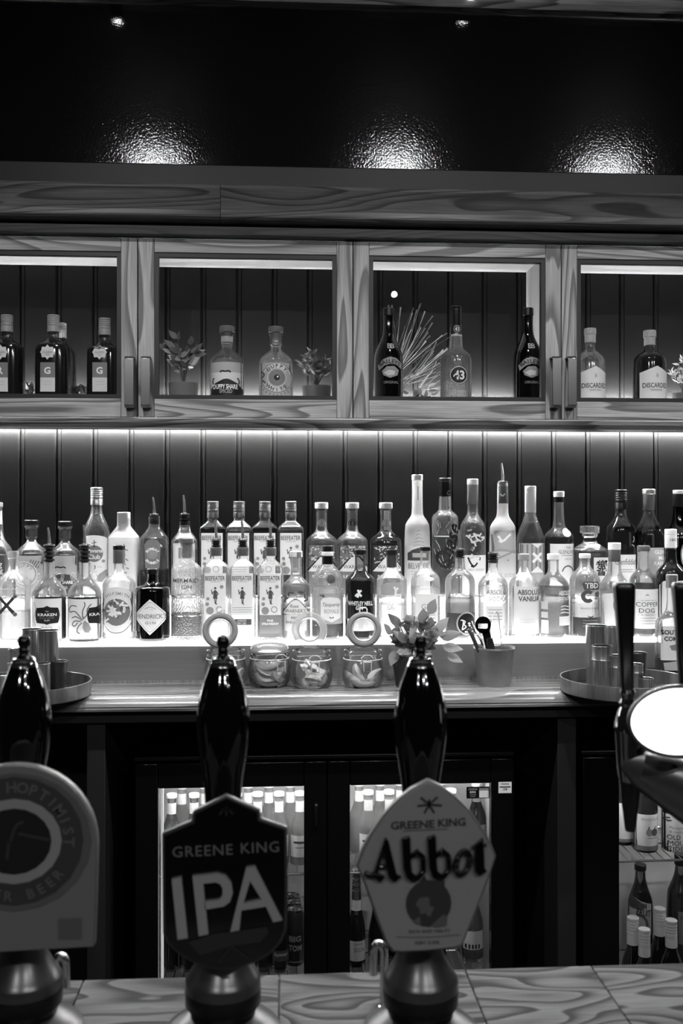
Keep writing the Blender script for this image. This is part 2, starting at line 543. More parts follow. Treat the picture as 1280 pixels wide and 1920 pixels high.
def bottle(name, label, row, cx, pts, cap=None, liq=None, n=2.0, dr=1.0, glass='glass', rot=0, group=None, cat='bottle', it=2, seg=28, dec=None, neck=None):
    Y, z0 = ROWS[row] if isinstance(row, str) else row
    s = S(cx, Y); X = P(cx, 0, Y)[0]; yb = 960 + (EYE - z0) * s
    root = thing(name, label, cat, (X, Y, z0), R(rot), group)
    rb = pts[-1][1] / s
    pr = [((yb - y) / s, r / s) for y, r in pts]
    pr = chaikin(pr, it)
    prof = [(r, z) for z, r in pr] + [(rb, .010), (rb * .985, .004), (rb * .93, .0008), (rb * .8, 0)]
    m = MB(); m.lathe(prof + [(rb * .45, .004), (0, .006)], seg, n, dr)
    m.build('glass_body', glass, root)
    zs = [z for r, z in prof][::-1]; rs = [r for r, z in prof][::-1]

    def rad(z):
        if z <= zs[0]: return rs[0]
        for i in range(len(zs) - 1):
            if zs[i] <= z <= zs[i + 1]:
                d = zs[i + 1] - zs[i]
                return rs[i] + (rs[i + 1] - rs[i]) * ((z - zs[i]) / d if d > 1e-9 else 0)
        return rs[-1]

    def front(x, z):
        r = rad(max(z, .004)); t = min(abs(x) / r, .999) if r > 0 else 0
        return -dr * r * (1 - t ** n) ** (1 / n)
    fc = Face(root, cx, yb, s, front); fc.rad = rad
    zz = lambda y: (yb - y) / s
    if liq:
        lm, ly = liq; zl = zz(ly); g = .0022
        lp = [(0, zl), (max(rad(zl) - g, .002), zl)] + [(max(r - g, .001), z) for r, z in prof if .008 < z < zl - .0005] + [(rb - g, .008), (rb * .6, .0075), (0, .009)]
        MB().lathe(lp, seg, n, dr, caps=False).build('liquid', lm, root)
    if cap:
        kind = cap[0]
        if kind == 'screw':                              # y0 y1 r mat
            _, y0, y1, r, cm = cap; h = y1 - y0
            p = [(r * .9, y0), (r, y0 + 1)]
            for k in range(4):
                y = y0 + h * (.12 + .11 * k); p += [(r, y), (r * .95, y + h * .03), (r, y + h * .06)]
            p += [(r, y0 + h * .62), (r * .95, y0 + h * .66), (r, y0 + h * .70), (r * 1.01, y1)]
            MB().lathe([(a / s, zz(b)) for a, b in p], 24).build('cap', cm, root)
        elif kind == 'cork':                             # y0 y1 r mat (stopper head), then wrap y2 r2 mat2
            _, y0, y1, r, cm = cap[:5]
            o = MB().lathe([(a / s, zz(b)) for a, b in ((r * .9, y0), (r, y0 + 1.2), (r, y1 - 1), (r * .93, y1))], 24).build('cap', cm, root)
            if len(cap) > 5:
                y2, r2, m2 = cap[5:8]
                MB().lathe([(a / s, zz(b)) for a, b in ((r2, y1), (r2 * 1.02, y1 + 2), (r2, y1 + 3), (r2, y2 - 1), (r2 * .97, y2))], 24).build('neck_wrap', m2, root)
        elif kind == 'pour':                             # tip flange bottom r
            pourer(root, fc, cx, *cap[1:5], **(cap[5] if len(cap) > 5 else {}))
    if dec: dec(fc)
    return fc
# ================================================================== the room
XL, XR = -1.35, 1.85
CEIL = 3.07
WOOD('wood_x', 'x', 88, 156, rings=13, across=11, along=1.0, rough=.42)
WOOD('wood_z', 'z', 88, 156, rings=13, across=11, along=1.0, rough=.42)
WOOD('wood_dark_x', 'x', 52, 90, rings=16, across=12, along=1.2, rough=.42)
WOOD('wood_pale_x', 'x', 200, 232, rings=6, across=5, along=.6, rough=.5, fine=.12)
WOOD('wood_pale_z', 'z', 175, 210, rings=6, across=5, along=.6, rough=.5, fine=.12)
WOOD('counter_wood', 'x', 96, 146, rings=6, across=9, along=.7, rough=.26, coat=.35)
WOOD('bar_wood', 'x', 36, 112, rings=12, across=12, along=3.4, rough=.6, spec=.12)
G('panel_paint', 13, .5, spec=.2, vary=.08, vscale=3)
G('gloss_paint', 8, .085, spec=.5, ior=1.9, bump=.2, bscale=190)
G('dark_paint', 11, .5); G('black_paint', 10, .6); G('floor_dark', 30, .6, vary=.2, vscale=3); G('under_paint', 24, .6)
G('bead_black', 10, .5); G('ceiling_paint', 25, .7)

fl = MB(); fl.box(XL, XR, -.9, WALL_Y + .1, -.04, 0); tag(fl.build('floor', 'floor_dark'), kind='structure')
cl = MB(); cl.box(XL, XR, -.9, WALL_Y + .1, CEIL, CEIL + .05); tag(cl.build('ceiling', 'ceiling_paint'), kind='structure')
wb = MB(); wb.box(XL, XR, WALL_Y + .012, WALL_Y + .1, 0, 2.40); wall = tag(wb.build('wall_back', 'black_paint'), kind='structure')
g0, g18 = P(38, 0, WALL_Y)[0], P(1226, 0, WALL_Y)[0]
pitch = (g18 - g0) / 18
hw = pitch / 2 - .0012
z0, z1 = 1.0, 2.395
m = MB()                                              # one tongue-and-groove board with chamfered edges and a bead
prof = [(-hw, .012), (-hw, .004), (-hw + .004, 0), (-hw + .009, 0), (-hw + .011, .0022), (-hw + .013, 0), (hw - .004, 0), (hw, .004), (hw, .012)]
n_ = len(prof)
m.add([(x, y, z0) for x, y in prof] + [(x, y, z1) for x, y in prof],
      [(i, i + 1, i + 1 + n_, i + n_) for i in range(n_ - 1)])
k = int((XL - g0) / pitch) - 0
first = None
i = k
while g0 + (i + 1) * pitch < XR:
    if first is None:
        first = m.build('plank', 'panel_paint', wall, smooth=0); o = first
    else:
        o = first.copy(); COL.objects.link(o)
    o.location = (g0 + (i + .5) * pitch, WALL_Y, 0)
    i += 1
wu = MB(); wu.box(XL, XR, WALL_Y, WALL_Y + .1, 2.40, CEIL); tag(wu.build('wall_upper', 'gloss_paint'), kind='structure')
# painted upstand on top of the cabinets, wood rail under the ceiling
t = MB(); t.box(XL, XR, 2.80, 2.825, 2.35, P(640, 313, 2.80)[2]); tag(t.build('trim_1', 'dark_paint', bevel=.004), kind='structure')
t = MB(); t.extrude_x([(2.83, 2.998), (2.815, 3.01), (2.815, 3.05), (2.83, CEIL), (WALL_Y, CEIL), (WALL_Y, 2.998)], XL, XR)
tag(t.build('trim_2', 'wood_x'), kind='structure')

# cornice over the cabinets: two boards meeting in a butt joint, a fascia below
CY = 2.47
za, zb, zc = ZC(351, CY), ZC(419, CY + .02), ZC(447, 2.52)
joint = P(413, 0, CY)[0]
cor = thing('trim_3', None, None, (0, 0, 0)); cor['kind'] = 'structure'
for x0, x1 in ((XL, joint - .0006), (joint + .0006, XR)):
    t = MB(); t.extrude_x([(CY, za), (CY - .006, za - .01), (CY + .004, za - .035), (CY + .010, za - .06), (CY + .006, zb + .012), (CY, zb + .006), (CY + .006, zb + .001), (CY + .02, zb), (2.86, zb), (2.86, za)][::-1], x0, x1)
    t.build('board', 'wood_dark_x', cor, smooth=20)
t = MB(); t.box(XL, XR, 2.515, 2.55, zc, zb - .003); t.build('fascia_board', 'wood_dark_x', cor, bevel=.003)
zd0, zd1 = ZC(784, 2.535), ZC(452.5, 2.535)
zp0 = ZC(806, 2.525)
t = MB(); t.extrude_x([(2.522, zd0 - .002), (2.516, zd0 - .006), (2.520, zd0 - .013), (2.530, zd0 - .016), (2.532, zp0), (2.556, zp0), (2.556, zd0 - .002)], XL, XR)
tag(t.build('trim_4', 'wood_x', smooth=20), kind='structure')

# ------------------------------------------------------------------ glazed wall cabinets
DY, DT = 2.535, .022
ZF0, ZF1 = 1.792, 1.826                      # cabinet floor
ZT = P(450, 503, WALL_Y)[2]                  # underside of the cabinet top
EMIT('led_warm', 9.0); EMIT('led_strip', 440.0); EMIT('cabinet_led', 75.0); EMIT('cabinet_wall_led', 900.0)


G('handle_steel', 110, .25, .9)


def strap_handle(door, px, side):
    x, _, zt = P(px, 668, DY - .03); zb_ = P(px, 763, DY - .03)[2]
    h = MB(); w_ = .0115
    prof = [(DY, zt + .001), (DY - .024, zt + .001), (DY - .030, zt - .005), (DY - .030, zb_ + .005), (DY - .024, zb_ - .001), (DY, zb_ - .001),
            (DY, zb_ + .003), (DY - .023, zb_ + .003), (DY - .0265, zb_ + .0065), (DY - .0265, zt - .0065), (DY - .023, zt - .003), (DY, zt - .003)]
    h.extrude_x(prof, x - w_, x + w_)
    h.build('handle', 'handle_steel', door, smooth=20, bevel=.0008)


def door(cab, x0, x1, hpx):
    d = part_empty('door', cab)
    g = .0012; sw, tr, br, bd = .040, .035, .046, .011
    x0 += g; x1 -= g
    for a, b in ((x0, x0 + sw), (x1 - sw, x1)):
        s_ = MB(); s_.box(a, b, DY, DY + DT, zd0, zd1); s_.build('stile', 'wood_z', d, bevel=.0012)
    for a, b in ((zd0, zd0 + br), (zd1 - tr, zd1)):
        s_ = MB(); s_.box(x0 + sw + .0004, x1 - sw - .0004, DY, DY + DT, a, b); s_.build('rail', 'wood_x', d, bevel=.0012)
    a, b, c, e = x0 + sw, x1 - sw, zd0 + br, zd1 - tr
    q = MB(); y0, y1 = DY + .003, DY + DT - .002                   # black glazing bead
    o4 = [(a, c), (b, c), (b, e), (a, e)]; i4 = [(a + bd, c + bd), (b - bd, c + bd), (b - bd, e - bd), (a + bd, e - bd)]
    vs = [(x, y0, z) for x, z in o4] + [(x, y0, z) for x, z in i4] + [(x, y1, z) for x, z in o4] + [(x, y1, z) for x, z in i4]
    fs = []
    for i in range(4):
        j = (i + 1) % 4
        fs += [(i, j, j + 4, i + 4), (i + 8, i + 12, j + 12, j + 8), (i + 4, j + 4, j + 12, i + 12)]
    q.add(vs, fs); q.build('glazing_bead', 'bead_black', d, smooth=0)
    q = MB(); q.box(a + bd - .002, b - bd + .002, DY + .010, DY + .013, c + bd - .002, e - bd + .002); q.build('pane', 'glass_pane', d, smooth=0)
    strap_handle(d, hpx, 0)


def cabinet(label, xs, handles):
    """two doors side by side over two compartments"""
    c = thing('wall_cabinet', label, 'cabinet')
    y0, y1 = DY + DT + .001, WALL_Y - .001
    a, b = xs[0] + .0006, xs[2] - .0006
    q = MB(); q.box(a, b, y0, y1, ZF0, ZF1); q.build('floor_panel', 'wood_pale_x', c, bevel=.001)
    q = MB(); q.box(a, b, y0, y1, ZT, ZT + .02); q.build('top_panel', 'wood_pale_x', c, bevel=.001)
    for x in (a + .009, xs[1], b - .009):
        q = MB(); q.box(x - .009, x + .009, y0, y1, ZF1, ZT); q.build('side_panel', 'wood_pale_z', c, bevel=.001)
    for u, v in ((xs[0], xs[1]), (xs[1], xs[2])):
        q = MB(); q.box(u + .03, v - .03, WALL_Y - .078, WALL_Y - .064, ZF1, ZF1 + .006); q.build('led_strip', 'cabinet_led', c)
        q = MB(); q.add([(u + .03, WALL_Y - .045, ZF1 + .026), (v - .03, WALL_Y - .045, ZF1 + .026), (v - .03, WALL_Y - .045, ZF1 + .036), (u + .03, WALL_Y - .045, ZF1 + .036)], [(3, 2, 1, 0)]); q.build('added_wall_glow', 'cabinet_wall_led', c, smooth=0)  # second, unseen emitter added to throw a glow up the boards
        q = MB(); q.box(u + .03, v - .03, WALL_Y - .052, WALL_Y - .0455, ZF1, ZF1 + .038); q.build('added_glow_shield', 'steel', c)  # unseen shield added to keep that glow off the cabinet front
    door(c, xs[0], xs[1], handles[0]); door(c, xs[1], xs[2], handles[1])
    return c


xx = [P(p, 0, DY)[0] for p in (-152, 258, 661.5, 1052, 1442)]
cabinet('ash wall cabinet whose glass doors show eye-label bottles between two potted plants', xx[:3], (241.5, 272.5))
cabinet('ash wall cabinet whose glass doors show three liqueur bottles and a spiky plant', xx[2:], (1044, 1073))
# light strip under the cabinets, tucked behind the lower trim
q = MB(); q.box(XL, XR, WALL_Y - .015, WALL_Y - .007, ZF0 - .005, ZF0 - .001)
tag(q.build('led_strip_light', 'led_strip'), 'long glowing light strip under the wall cabinets washing the boarded wall', 'light strip')

# the ceiling downlights whose lenses the glossy wall mirrors
EMIT('lamp_lens_glow', 480.0)
for i, L in enumerate(DOWN):
    t = thing('ceiling_downlight', ('first', 'middle', 'last')[i] + ' of the three downlights over the bar aisle, mirrored in the dark wall', 'lamp', (L[0], L[1], L[2]), group='downlights over the bar aisle')
    MB().lathe([(.030, .004), (.034, .004), (.046, .010), (.048, .016), (.046, CEIL - L[2])], 28, caps=False).build('lamp_ring', 'steel', t)
    MB().lathe([(.033, .005), (.028, -.004), (.016, -.009), (0, -.011)], 24, caps=False).build('lamp_lens', 'lamp_lens_glow', t)

# spot lamps clipped under the wood rail at the very top
EMIT('spot_glow', 14.0)
for px, lb in ((205, 'small spot lamp under the ceiling rail above the first cabinet handle pair'), (884, 'small spot lamp under the ceiling rail with a glaring lens above the long-necked bottles')):
    x, y, z = P(px, -5, 2.80)
    t = thing('spot_lamp', lb, 'lamp', (x, y, z), group='spot lamps on the ceiling rail')
    MB().lathe([(.010, .05), (.016, .045), (.018, .004), (.016, 0), (.013, .003)], 20, caps=False).build('lamp_housing', 'black_plastic', t)
    MB().lathe([(0, .0045), (.0135, .0035)], 20, caps=False).build('lamp_lens', 'spot_glow', t)
    q = MB(); q.tube([(0, 0, .045), (0, .01, .055), (0, .018, .06)], .004, 8); q.build('bracket', 'black_plastic', t)

# ------------------------------------------------------------------ back counter and the lit stepped bottle display
CT = 1.55 - 317 / F * 2.6                      # counter top
BC = thing('back_counter', 'polished wooden back counter with a moulded edge under the bottle display', 'counter', (0, 0, 0))
t = MB(); t.extrude_x([(2.438, CT), (2.4365, CT - .003), (2.433, CT - .003), (2.431, CT - .001), (2.424, CT - .0015), (2.413, CT - .005), (2.404, CT - .011), (2.399, CT - .018), (2.397, CT - .023), (2.400, CT - .025), (2.397, CT - .028), (2.398, CT - .034), (2.41, CT - .037), (WALL_Y - .001, CT - .037), (WALL_Y - .001, CT)][::-1], XL, XR)
t.build('worktop', 'counter_wood', BC, smooth=25)
t = MB(); t.box(XL, XR, 2.43, 2.455, CT - .068, CT - .037); t.build('apron', 'under_paint', BC, bevel=.002)
for p0, p1 in ((163, 198), (1044, 1079)):
    a, b = P(p0, 0, 2.45)[0], P(p1, 0, 2.45)[0]
    t = MB(); t.box(a, b, 2.445, 2.86, 0, CT - .068); t.build('post', 'under_paint', BC, bevel=.002)

EMIT('lit_acrylic', 5.5); EMIT('lit_riser', 1.5)
DS = thing('bottle_display', 'two-step bottle display with glowing white tops and a brushed steel front', 'display shelf', (0, 0, 0))
SF = 2.60
t = MB(); t.box(XL, XR, SF, SF + .008, CT + .0005, 1.203); t.build('steel_front', 'brushed_steel', DS)
t = MB(); t.box(XL, XR, SF - .004, 2.719, 1.203, 1.2115); t.build('lower_step', 'lit_acrylic', DS, bevel=.001)
t = MB(); t.box(XL, XR, 2.720, 2.728, 1.2115, 1.3030); t.build('riser', 'lit_riser', DS)
t = MB(); t.box(XL, XR, 2.716, WALL_Y - .001, 1.303, 1.3115); t.build('upper_step', 'lit_acrylic', DS, bevel=.001)
t = MB(); t.box(XL, XR, SF - .002, SF + .008, CT + .0003, CT + .006); t.build('bottom_bead', 'steel', DS)

# ------------------------------------------------------------------ bottle coolers under the counter
EMIT('cooler_led', 28.0); EMIT('cooler_side_led', .45); G('cooler_body', 9, .35); G('cooler_liner', 225, .5); G('cooler_frame', 7, .22); G('wire_chrome', 220, .2, 1)
KY = 2.48


def wire_shelf(c, x0, x1, z, y0=2.525, y1=2.80):
    q = MB(); r = .0016
    n = int((x1 - x0) / .0235)
    for i in range(n + 1):
        x = x0 + (x1 - x0) * i / n
        q.tube([(x, y0, z - .003), (x, y1, z - .003)], r, 5)
    for y in (y0, (y0 + y1) / 2, y1): q.tube([(x0, y, z - .006 if y != y0 else z - .004), (x1, y, z - .006 if y != y0 else z - .004)], .0024 if y != y0 else .003, 6)
    q.build('wire_shelf_grille', 'wire_chrome', c)


def cooler(label, x0, x1, ztop, openings, zt, zshelves, handles, led=1.0):
    c = thing('bottle_cooler', label, 'cooler', (0, 0, 0))
    zb_ = .06; y0, y1 = KY + .034, 2.84
    for a, b in ((x0, x0 + .03), (x1 - .03, x1)):
        q = MB(); q.box(a, b, y0, y1, zb_, ztop); q.build('side_panel', 'cooler_body', c, bevel=.003)
    q = MB(); q.box(x0 + .03, x1 - .03, y1 - .03, y1, zb_, ztop); q.build('back_panel', 'cooler_liner', c)
    q = MB(); q.box(x0 - .004, x1 + .004, KY + .002, y1, ztop, ztop + .012); q.build('top_panel', 'cooler_body', c, bevel=.003)
    q = MB(); q.box(x0 + .03, x1 - .03, y0, y1 - .03, ztop - .05, ztop); q.build('ceiling_panel', 'cooler_liner', c)
    q = MB(); q.box(x0 + .03, x1 - .03, y0, y1 - .03, zb_, zb_ + .04); q.build('floor_panel', 'cooler_liner', c)
    q = MB(); q.box(x0 + .03, x0 + .034, y0, y1 - .03, zb_ + .04, ztop - .05); q.build('liner', 'cooler_liner', c)
    q = MB(); q.box(x1 - .034, x1 - .03, y0, y1 - .03, zb_ + .04, ztop - .05); q.build('liner', 'cooler_liner', c)
    q = MB(); q.box(x0 + .05, x1 - .05, y0 + .030, y0 + .050, ztop - .062, ztop - .051); q.build('led_tube', 'cooler_led', c)
    for u, v in zip(openings, openings[1:]):
        q = MB(); q.box(u[1] + .004, v[0] - .004, KY + .033, y0 + .02, zb_, ztop - .001); q.build('added_gap_light_block', 'cooler_body', c)  # unseen bar added to block cooler light leaking between the doors
    for zs in zshelves: wire_shelf(c, x0 + .04, x1 - .04, zs)
    n = len(openings)
    for i, (a, b) in enumerate(openings):
        d = part_empty('door', c)
        e0 = x0 if i == 0 else (openings[i - 1][1] + a) / 2 + .001
        e1 = x1 if i == n - 1 else (b + openings[i + 1][0]) / 2 - .001
        for u, v in ((e0, a), (b, e1)):
            q = MB(); q.box(u, v, KY, KY + .032, zb_, ztop - .004); q.build('door_stile', 'cooler_frame', d, bevel=.003)
        for u, v in ((zb_, .22), (zt, ztop - .004)):
            q = MB(); q.box(a, b, KY, KY + .032, u, v); q.build('door_rail', 'cooler_frame', d, bevel=.003)
        q = MB(); q.box(a - .003, b + .003, KY + .012, KY + .016, .217, zt + .003); q.build('pane', 'glass_cooler', d, smooth=0)
        if i == 0: q = MB(); q.box(a + .003, a + .009, KY + .036, KY + .044, .24, zt - .004); q.build('side_led_tube', 'cooler_side_led', d)  # faint glow put in for the bright reflected line at the pane edge
        if handles[i] is not None:
            hx = P(handles[i], 0, KY)[0]; hz = ZC(1526, KY)
            q = MB(); q.prism([(hx - .006, hz - .03), (hx + .006, hz - .03), (hx + .006, hz + .028), (hx - .006, hz + .028)], KY - .012, KY); q.build('handle', 'black_plastic', d, bevel=.004)
    return c


kx = lambda p: P(p, 0, KY)[0]
ZK = P(600, 1424, KY)[2]
ZSH1, ZSH2 = ZC(1634, 2.525), ZC(1828, 2.525)
cooler('black bottle cooler with two glass doors behind the shield-shaped pump badges', kx(253), kx(962), ZK, [(kx(296), kx(570)), (kx(656), kx(921))], P(600, 1474, KY)[2], (ZSH1, ZSH2), (592, None))
ZSH3 = P(1210, 1611, 2.525)[2]
cooler('black bottle cooler of cider and white-capped bottles behind the lager tap', kx(1092), kx(1640), ZK, [(kx(1161), kx(1560))], P(600, 1474, KY)[2], (ZSH3, .30), (None,))
# stickers on the cooler door
sx = S(900, KY)
st = thing('door_sticker', 'small black rectangular sticker with white print on the cooler glass', 'sticker', P(896, 1491, KY + .0113))
fc = Face(st, 896, 1491, sx, lambda x, z: 0)
fc.rect(874, 918, 1475, 1497, 'black_plastic', lift=0); fc.text('GREENE', 886, 1479.5, w=17, h=4, mat='ink_white', bold=.02, lift=.0004); fc.text('KING', 886, 1485, w=11, h=4, mat='ink_white', bold=.02, lift=.0004)
fc.rect(880, 892, 1489.5, 1490.7, 'ink_light', name='print', lift=.0004, sub=True); fc.rect(881, 891, 1493, 1494, 'ink_light', name='print', lift=.0004, sub=True)
fc.rect(898, 916, 1477.5, 1495.5, 'paper', name='print', lift=.0004, sub=True)
st = thing('door_sticker', 'small white square sticker on the black cooler frame', 'sticker', P(946, 1487, KY - .0004))
fc = Face(st, 946, 1487, sx, lambda x, z: 0)
fc.rect(934, 959, 1466, 1487, 'paper', lift=0); fc.rect(936, 957, 1474.5, 1476.5, 'ink', name='print', lift=.0003, sub=True)
fc.text('-7/8', 946, 1480, w=9, h=4, mat='ink', bold=.03, lift=.0004); fc.rect(939, 954, 1469, 1470.5, 'ink_grey', name='print', lift=.0003, sub=True)

# ------------------------------------------------------------------ front bar counter with the pumps
BZ = .95
bx = [-.80] + [on_plane(px, 1858, BZ)[0] for px in (148, 523, 888, 1140)] + [1.15]
BARC = thing('bar_counter', 'pale wooden bar top with knotted grain carrying the hand pumps', 'counter', (0, 0, 0))
for a, b in zip(bx, bx[1:]):
    q = MB(); q.box(a + .0006, b - .0006, .60, 1.295, BZ - .035, BZ); q.build('plank', 'bar_wood', BARC, bevel=.0015)
q = MB(); q.box(bx[0], bx[-1], .605, 1.29, BZ - .055, BZ - .036); q.build('underlay', 'black_paint', BARC)
q = MB(); q.box(bx[0], bx[-1], .66, .70, 0, BZ - .056); q.build('front_panel', 'wood_dark_x', BARC)
# ================================================================== bottles on the lit display: upper step
GU = 'bottles on the upper lit step'; GL = 'bottles on the lower lit step'; GC = 'bottles in the wall cabinets'
BU = 1119; BL = 1198


def tinybars(f, x0, x1, ys, mat='ink_light', h=1.1):
    for y in ys: f.rect(x0, x1, y, y + h, mat, name='print', lift=.0007, sub=True, cols=6, rows=1)


def leafy(f, pts, mat, r=3.5, seed=1):
    q = random.Random(seed); ln = []
    for x, y in pts:
        a = q.uniform(0, 6.28)
        ln.append([(x - r * math.cos(a), y - r * math.sin(a)), (x + .3 * r * math.sin(a), y), (x + r * math.cos(a), y + r * math.sin(a))])
    f.stroke(ln, r * .8, mat)


def d(f):
    f.rect(-24, 9, 958, 983, 'paper', name='neck_label'); f.shape([(-30, 1046), (0, 1040), (14, 1050), (15, 1072), (0, 1080), (-30, 1076)], 'paper_dark')
    f.text('eg', 5, 1060, w=11, h=11, mat='ink_white'); f.text('ng', 7, 1071, w=10, h=9, mat='ink_white')
bottle('gin_bottle', 'clear bottle with pale neck label cut by the picture edge on the upper step', 'U', -7, [(950, 11), (985, 12), (1012, 14), (1026, 28), (1045, 31), (BU - 6, 31)],
       ('cork', 942, 951, 12, 'grey_plastic'), ('gin', 1040), group=GU, dec=d)


def duppy_top(f, x):
    f.rect(x - 25, x + 25, 1041, 1112, 'paper_grey')


def d(f):
    duppy_top(f, 59); f.disc(52, 1075, 24, 'paper_warm', name='print', sub=True, lift=.0007); f.ring(52, 1075, 20, 22, 'ink_light'); f.arc_text('DUPPY', 52, 1075, 16.5, 6, -45, 24, 'ink_light', .02)
    f.stroke([[(66 + k * 4, 1048 + k), (60 + k * 4, 1060 + k)] for k in range(5)], 1.4, 'ink_grey'); f.text('WHITE', 55, 1088, w=24, mat='ink_light', bold=.02)
RND = [(984.5, 13.3), (989, 13.3), (991, 10.6), (1006, 10.6), (1008, 11.2), (1010, 9), (1016, 9), (1022, 16), (1030, 26), (1039, 29), (1113, 29)]
bottle('rum_bottle', 'round-shouldered clear rum bottle with black stopper and pale circular label, behind bone-emblem bottle', 'U', 59, RND, ('cork', 975, 984.5, 13.6, 'black_plastic', 1006, 10.2, 'cork'), ('gin', 1037), group=GU, dec=d)


def d(f):
    duppy_top(f, 122); f.shape([(98, 1086), (108, 1076), (122, 1074), (136, 1076), (146, 1086), (146, 1112), (98, 1112)], 'paper_dark', name='print', sub=True, lift=.0007)
    f.text('DUPPY SHARE', 122, 1090, w=38, h=6, mat='ink_white', bold=.02, lift=.0012); f.text('AGED', 124, 1100, w=16, h=5, mat='ink_white', lift=.0012)
    f.stroke([[(109, 1063), (114, 1061), (120, 1063), (126, 1061), (129, 1064)]], 2.4, 'ink'); f.stroke([[(116, 1056), (118, 1053)], [(120, 1056), (121, 1053)]], 1.2, 'ink_light')
bottle('rum_bottle', 'round-shouldered clear rum bottle with black stopper and island label, behind the two squat looped bottles', 'U', 122, [(y + 2, r) for y, r in RND], ('cork', 977, 986.5, 13.6, 'black_plastic', 1008, 10.2, 'cork'), ('pale_liquid', 1040), group=GU, dec=d)


def d(f):
    f.shape(arch(157, 203, 1003, 1112, 7), 'paper'); f.disc(181, 1037, 15.5, 'paper_mid', name='print', sub=True, lift=.0007)
    f.text('Havana', 181, 1031.5, w=29, mat='ink_white', bold=.02, lift=.0012); f.text('Club', 181, 1043, w=22, mat='ink_white', bold=.02, lift=.0012)
    f.stroke([[(181, 1012), (181, 1024)], [(177, 1018), (185, 1016)], [(179, 1024), (183, 1024)]], 1.4, 'ink'); f.text('3', 182, 1062, h=7, mat='ink'); f.text('AÑEJO', 172, 1061.5, w=8, mat='ink_light'); f.text('AÑOS', 191, 1061.5, w=8, mat='ink_light')
    f.disc(197, 1051, 2.8, 'ink_light', name='print', sub=True, lift=.0007); f.shape([(186, 1078), (202, 1066), (203, 1078), (195, 1090), (186, 1088)], 'ink_light', name='print', sub=True, lift=.0007)
    f.text('3', 181, 978, h=5, mat='ink_grey')
bottle('rum_bottle', 'tall clear rum bottle with ribbed silver cap and arched white label bearing a grey disc', 'U', 181, [(946, 9.8), (956, 10.2), (966, 12), (978, 18), (992, 23.5), (1002, 24.5), (1113, 24.5)],
       ('screw', 914, 947, 11.3, 'foil'), ('gin', 985), group=GU, dec=d)


def d(f):
    f.shape(arch(214, 252, 1015, 1112, 6), 'white_gloss'); leafy(f, [(236, 1022), (241, 1030), (237, 1040), (242, 1048), (238, 1056), (243, 1064), (239, 1072)], 'ink_light', 3, 3)
    tinybars(f, 218, 230, (1021, 1024))
bottle('liqueur_bottle', 'opaque white bottle with angular shoulders and a short wide neck', 'U', 232, [(961, 11.6), (962, 11.8), (984, 11.8), (988, 13), (1006, 27), (1008, 27.5), (1113, 27.5)],
       ('cork', 960, 966, 12, 'white_gloss'), None, n=4, glass='white_gloss', it=1, group=GU, dec=d)


def d(f):
    f.shape([(274, 1020), (280, 1012), (289, 1009), (298, 1012), (304, 1020), (302, 1064), (276, 1064)], 'paper_mid'); f.ring(289, 1037, 7, 9.5, 'ink_light'); f.disc(289, 1037, 6, 'ink_light', name='print', sub=True, lift=.0007)
    f.arc_text('BOMBAY', 289, 1041, 13, 5, -50, 20, 'ink_white', .03); f.arc_text('BRAMBLE', 289, 1041, 13, 5, 230, -16.7, 'ink_white', .03, inward=True)
bottle('gin_bottle', 'clear square gin bottle with steel pourer and dark liquid behind the black apothecary bottle', 'U', 289, [(968, 10), (972, 10.4), (984, 9.4), (990, 11), (1004, 22), (1012, 27), (1113, 27)],
       ('pour', 932, 965, 983, 8.6), ('dark_liquid', 1070), n=4.5, it=1, group=GU, dec=d)


def d(f):
    f.rect(327, 367, 1018, 1112, 'paper_warm'); f.rect(331, 363, 1022, 1112, 'paper', name='print', sub=True, lift=.0007); f.rect(337, 357, 1026, 1046, 'ink_light', name='print', sub=True, lift=.001)
bottle('gin_bottle', 'clear square bottle with black-collared steel pourer behind the hammered glass bottle', 'U', 346, [(978, 9.5), (990, 9.6), (998, 12), (1010, 22), (1016, 24.5), (1113, 24.5)],
       ('pour', 928, 964, 987, 9.2), ('gin', 1030), n=4.5, it=1, group=GU, dec=d)

BEEF = [(969, 9.6), (976, 9.6), (979, 13), (985, 20), (989, 23.6), (993, 24), (1113, 24)]


def beef(f, x, dy, kind):
    """square white label with a walking yeoman"""
    f.rect(x - 20, x + 19.5, 999 + dy, 1076 + dy, 'paper')
    f.text('BEEFEATER', x - .5, 1008 + dy, w=36.5, h=8.2, mat='ink_grey', bold=.012); f.text('LONDON', x, 1014.5 + dy, w=18, h=2.2, mat='ink_light')
    yy = 1038 + dy
    f.shape([(x - 4, yy + 8), (x - 3, yy - 6), (x, yy - 9), (x + 3, yy - 6), (x + 4, yy + 8)], 'ink_grey', name='print', sub=True, lift=.0008, cols=4)
    f.disc(x, yy - 11.5, 2.2, 'ink_grey', name='print', sub=True, lift=.0008)
    f.stroke([[(x - 3, yy - 5), (x - 7, yy - 1), (x - 4, yy - 1)], [(x + 3, yy - 5), (x + 6, yy), (x + 3, yy + 1)], [(x - 1, yy + 8), (x, yy + 18)], [(x + 2, yy + 8), (x + 1, yy + 16), (x + 3, yy + 19)], [(x - 6, yy - 3), (x - 7, yy - 9)]], 1.6, 'ink_grey')
    if kind:
        q = random.Random(kind)
        for px, py, r in ((x - 13, yy + 8, 3), (x - 14, yy + 18, 3.4), (x + 12, yy - 14, 3.4), (x - 9, yy + 30, 7)):
            f.disc(px + q.uniform(-1, 1), py, r, 'ink_light', name='print', sub=True, lift=.0008)
        f.ring(x + 7, yy + 28, 4.5, 6, 'ink_light')
    else:
        tinybars(f, x - 18, x + 18, (1062 + dy, 1066 + dy, 1070 + dy), 'paper_grey')


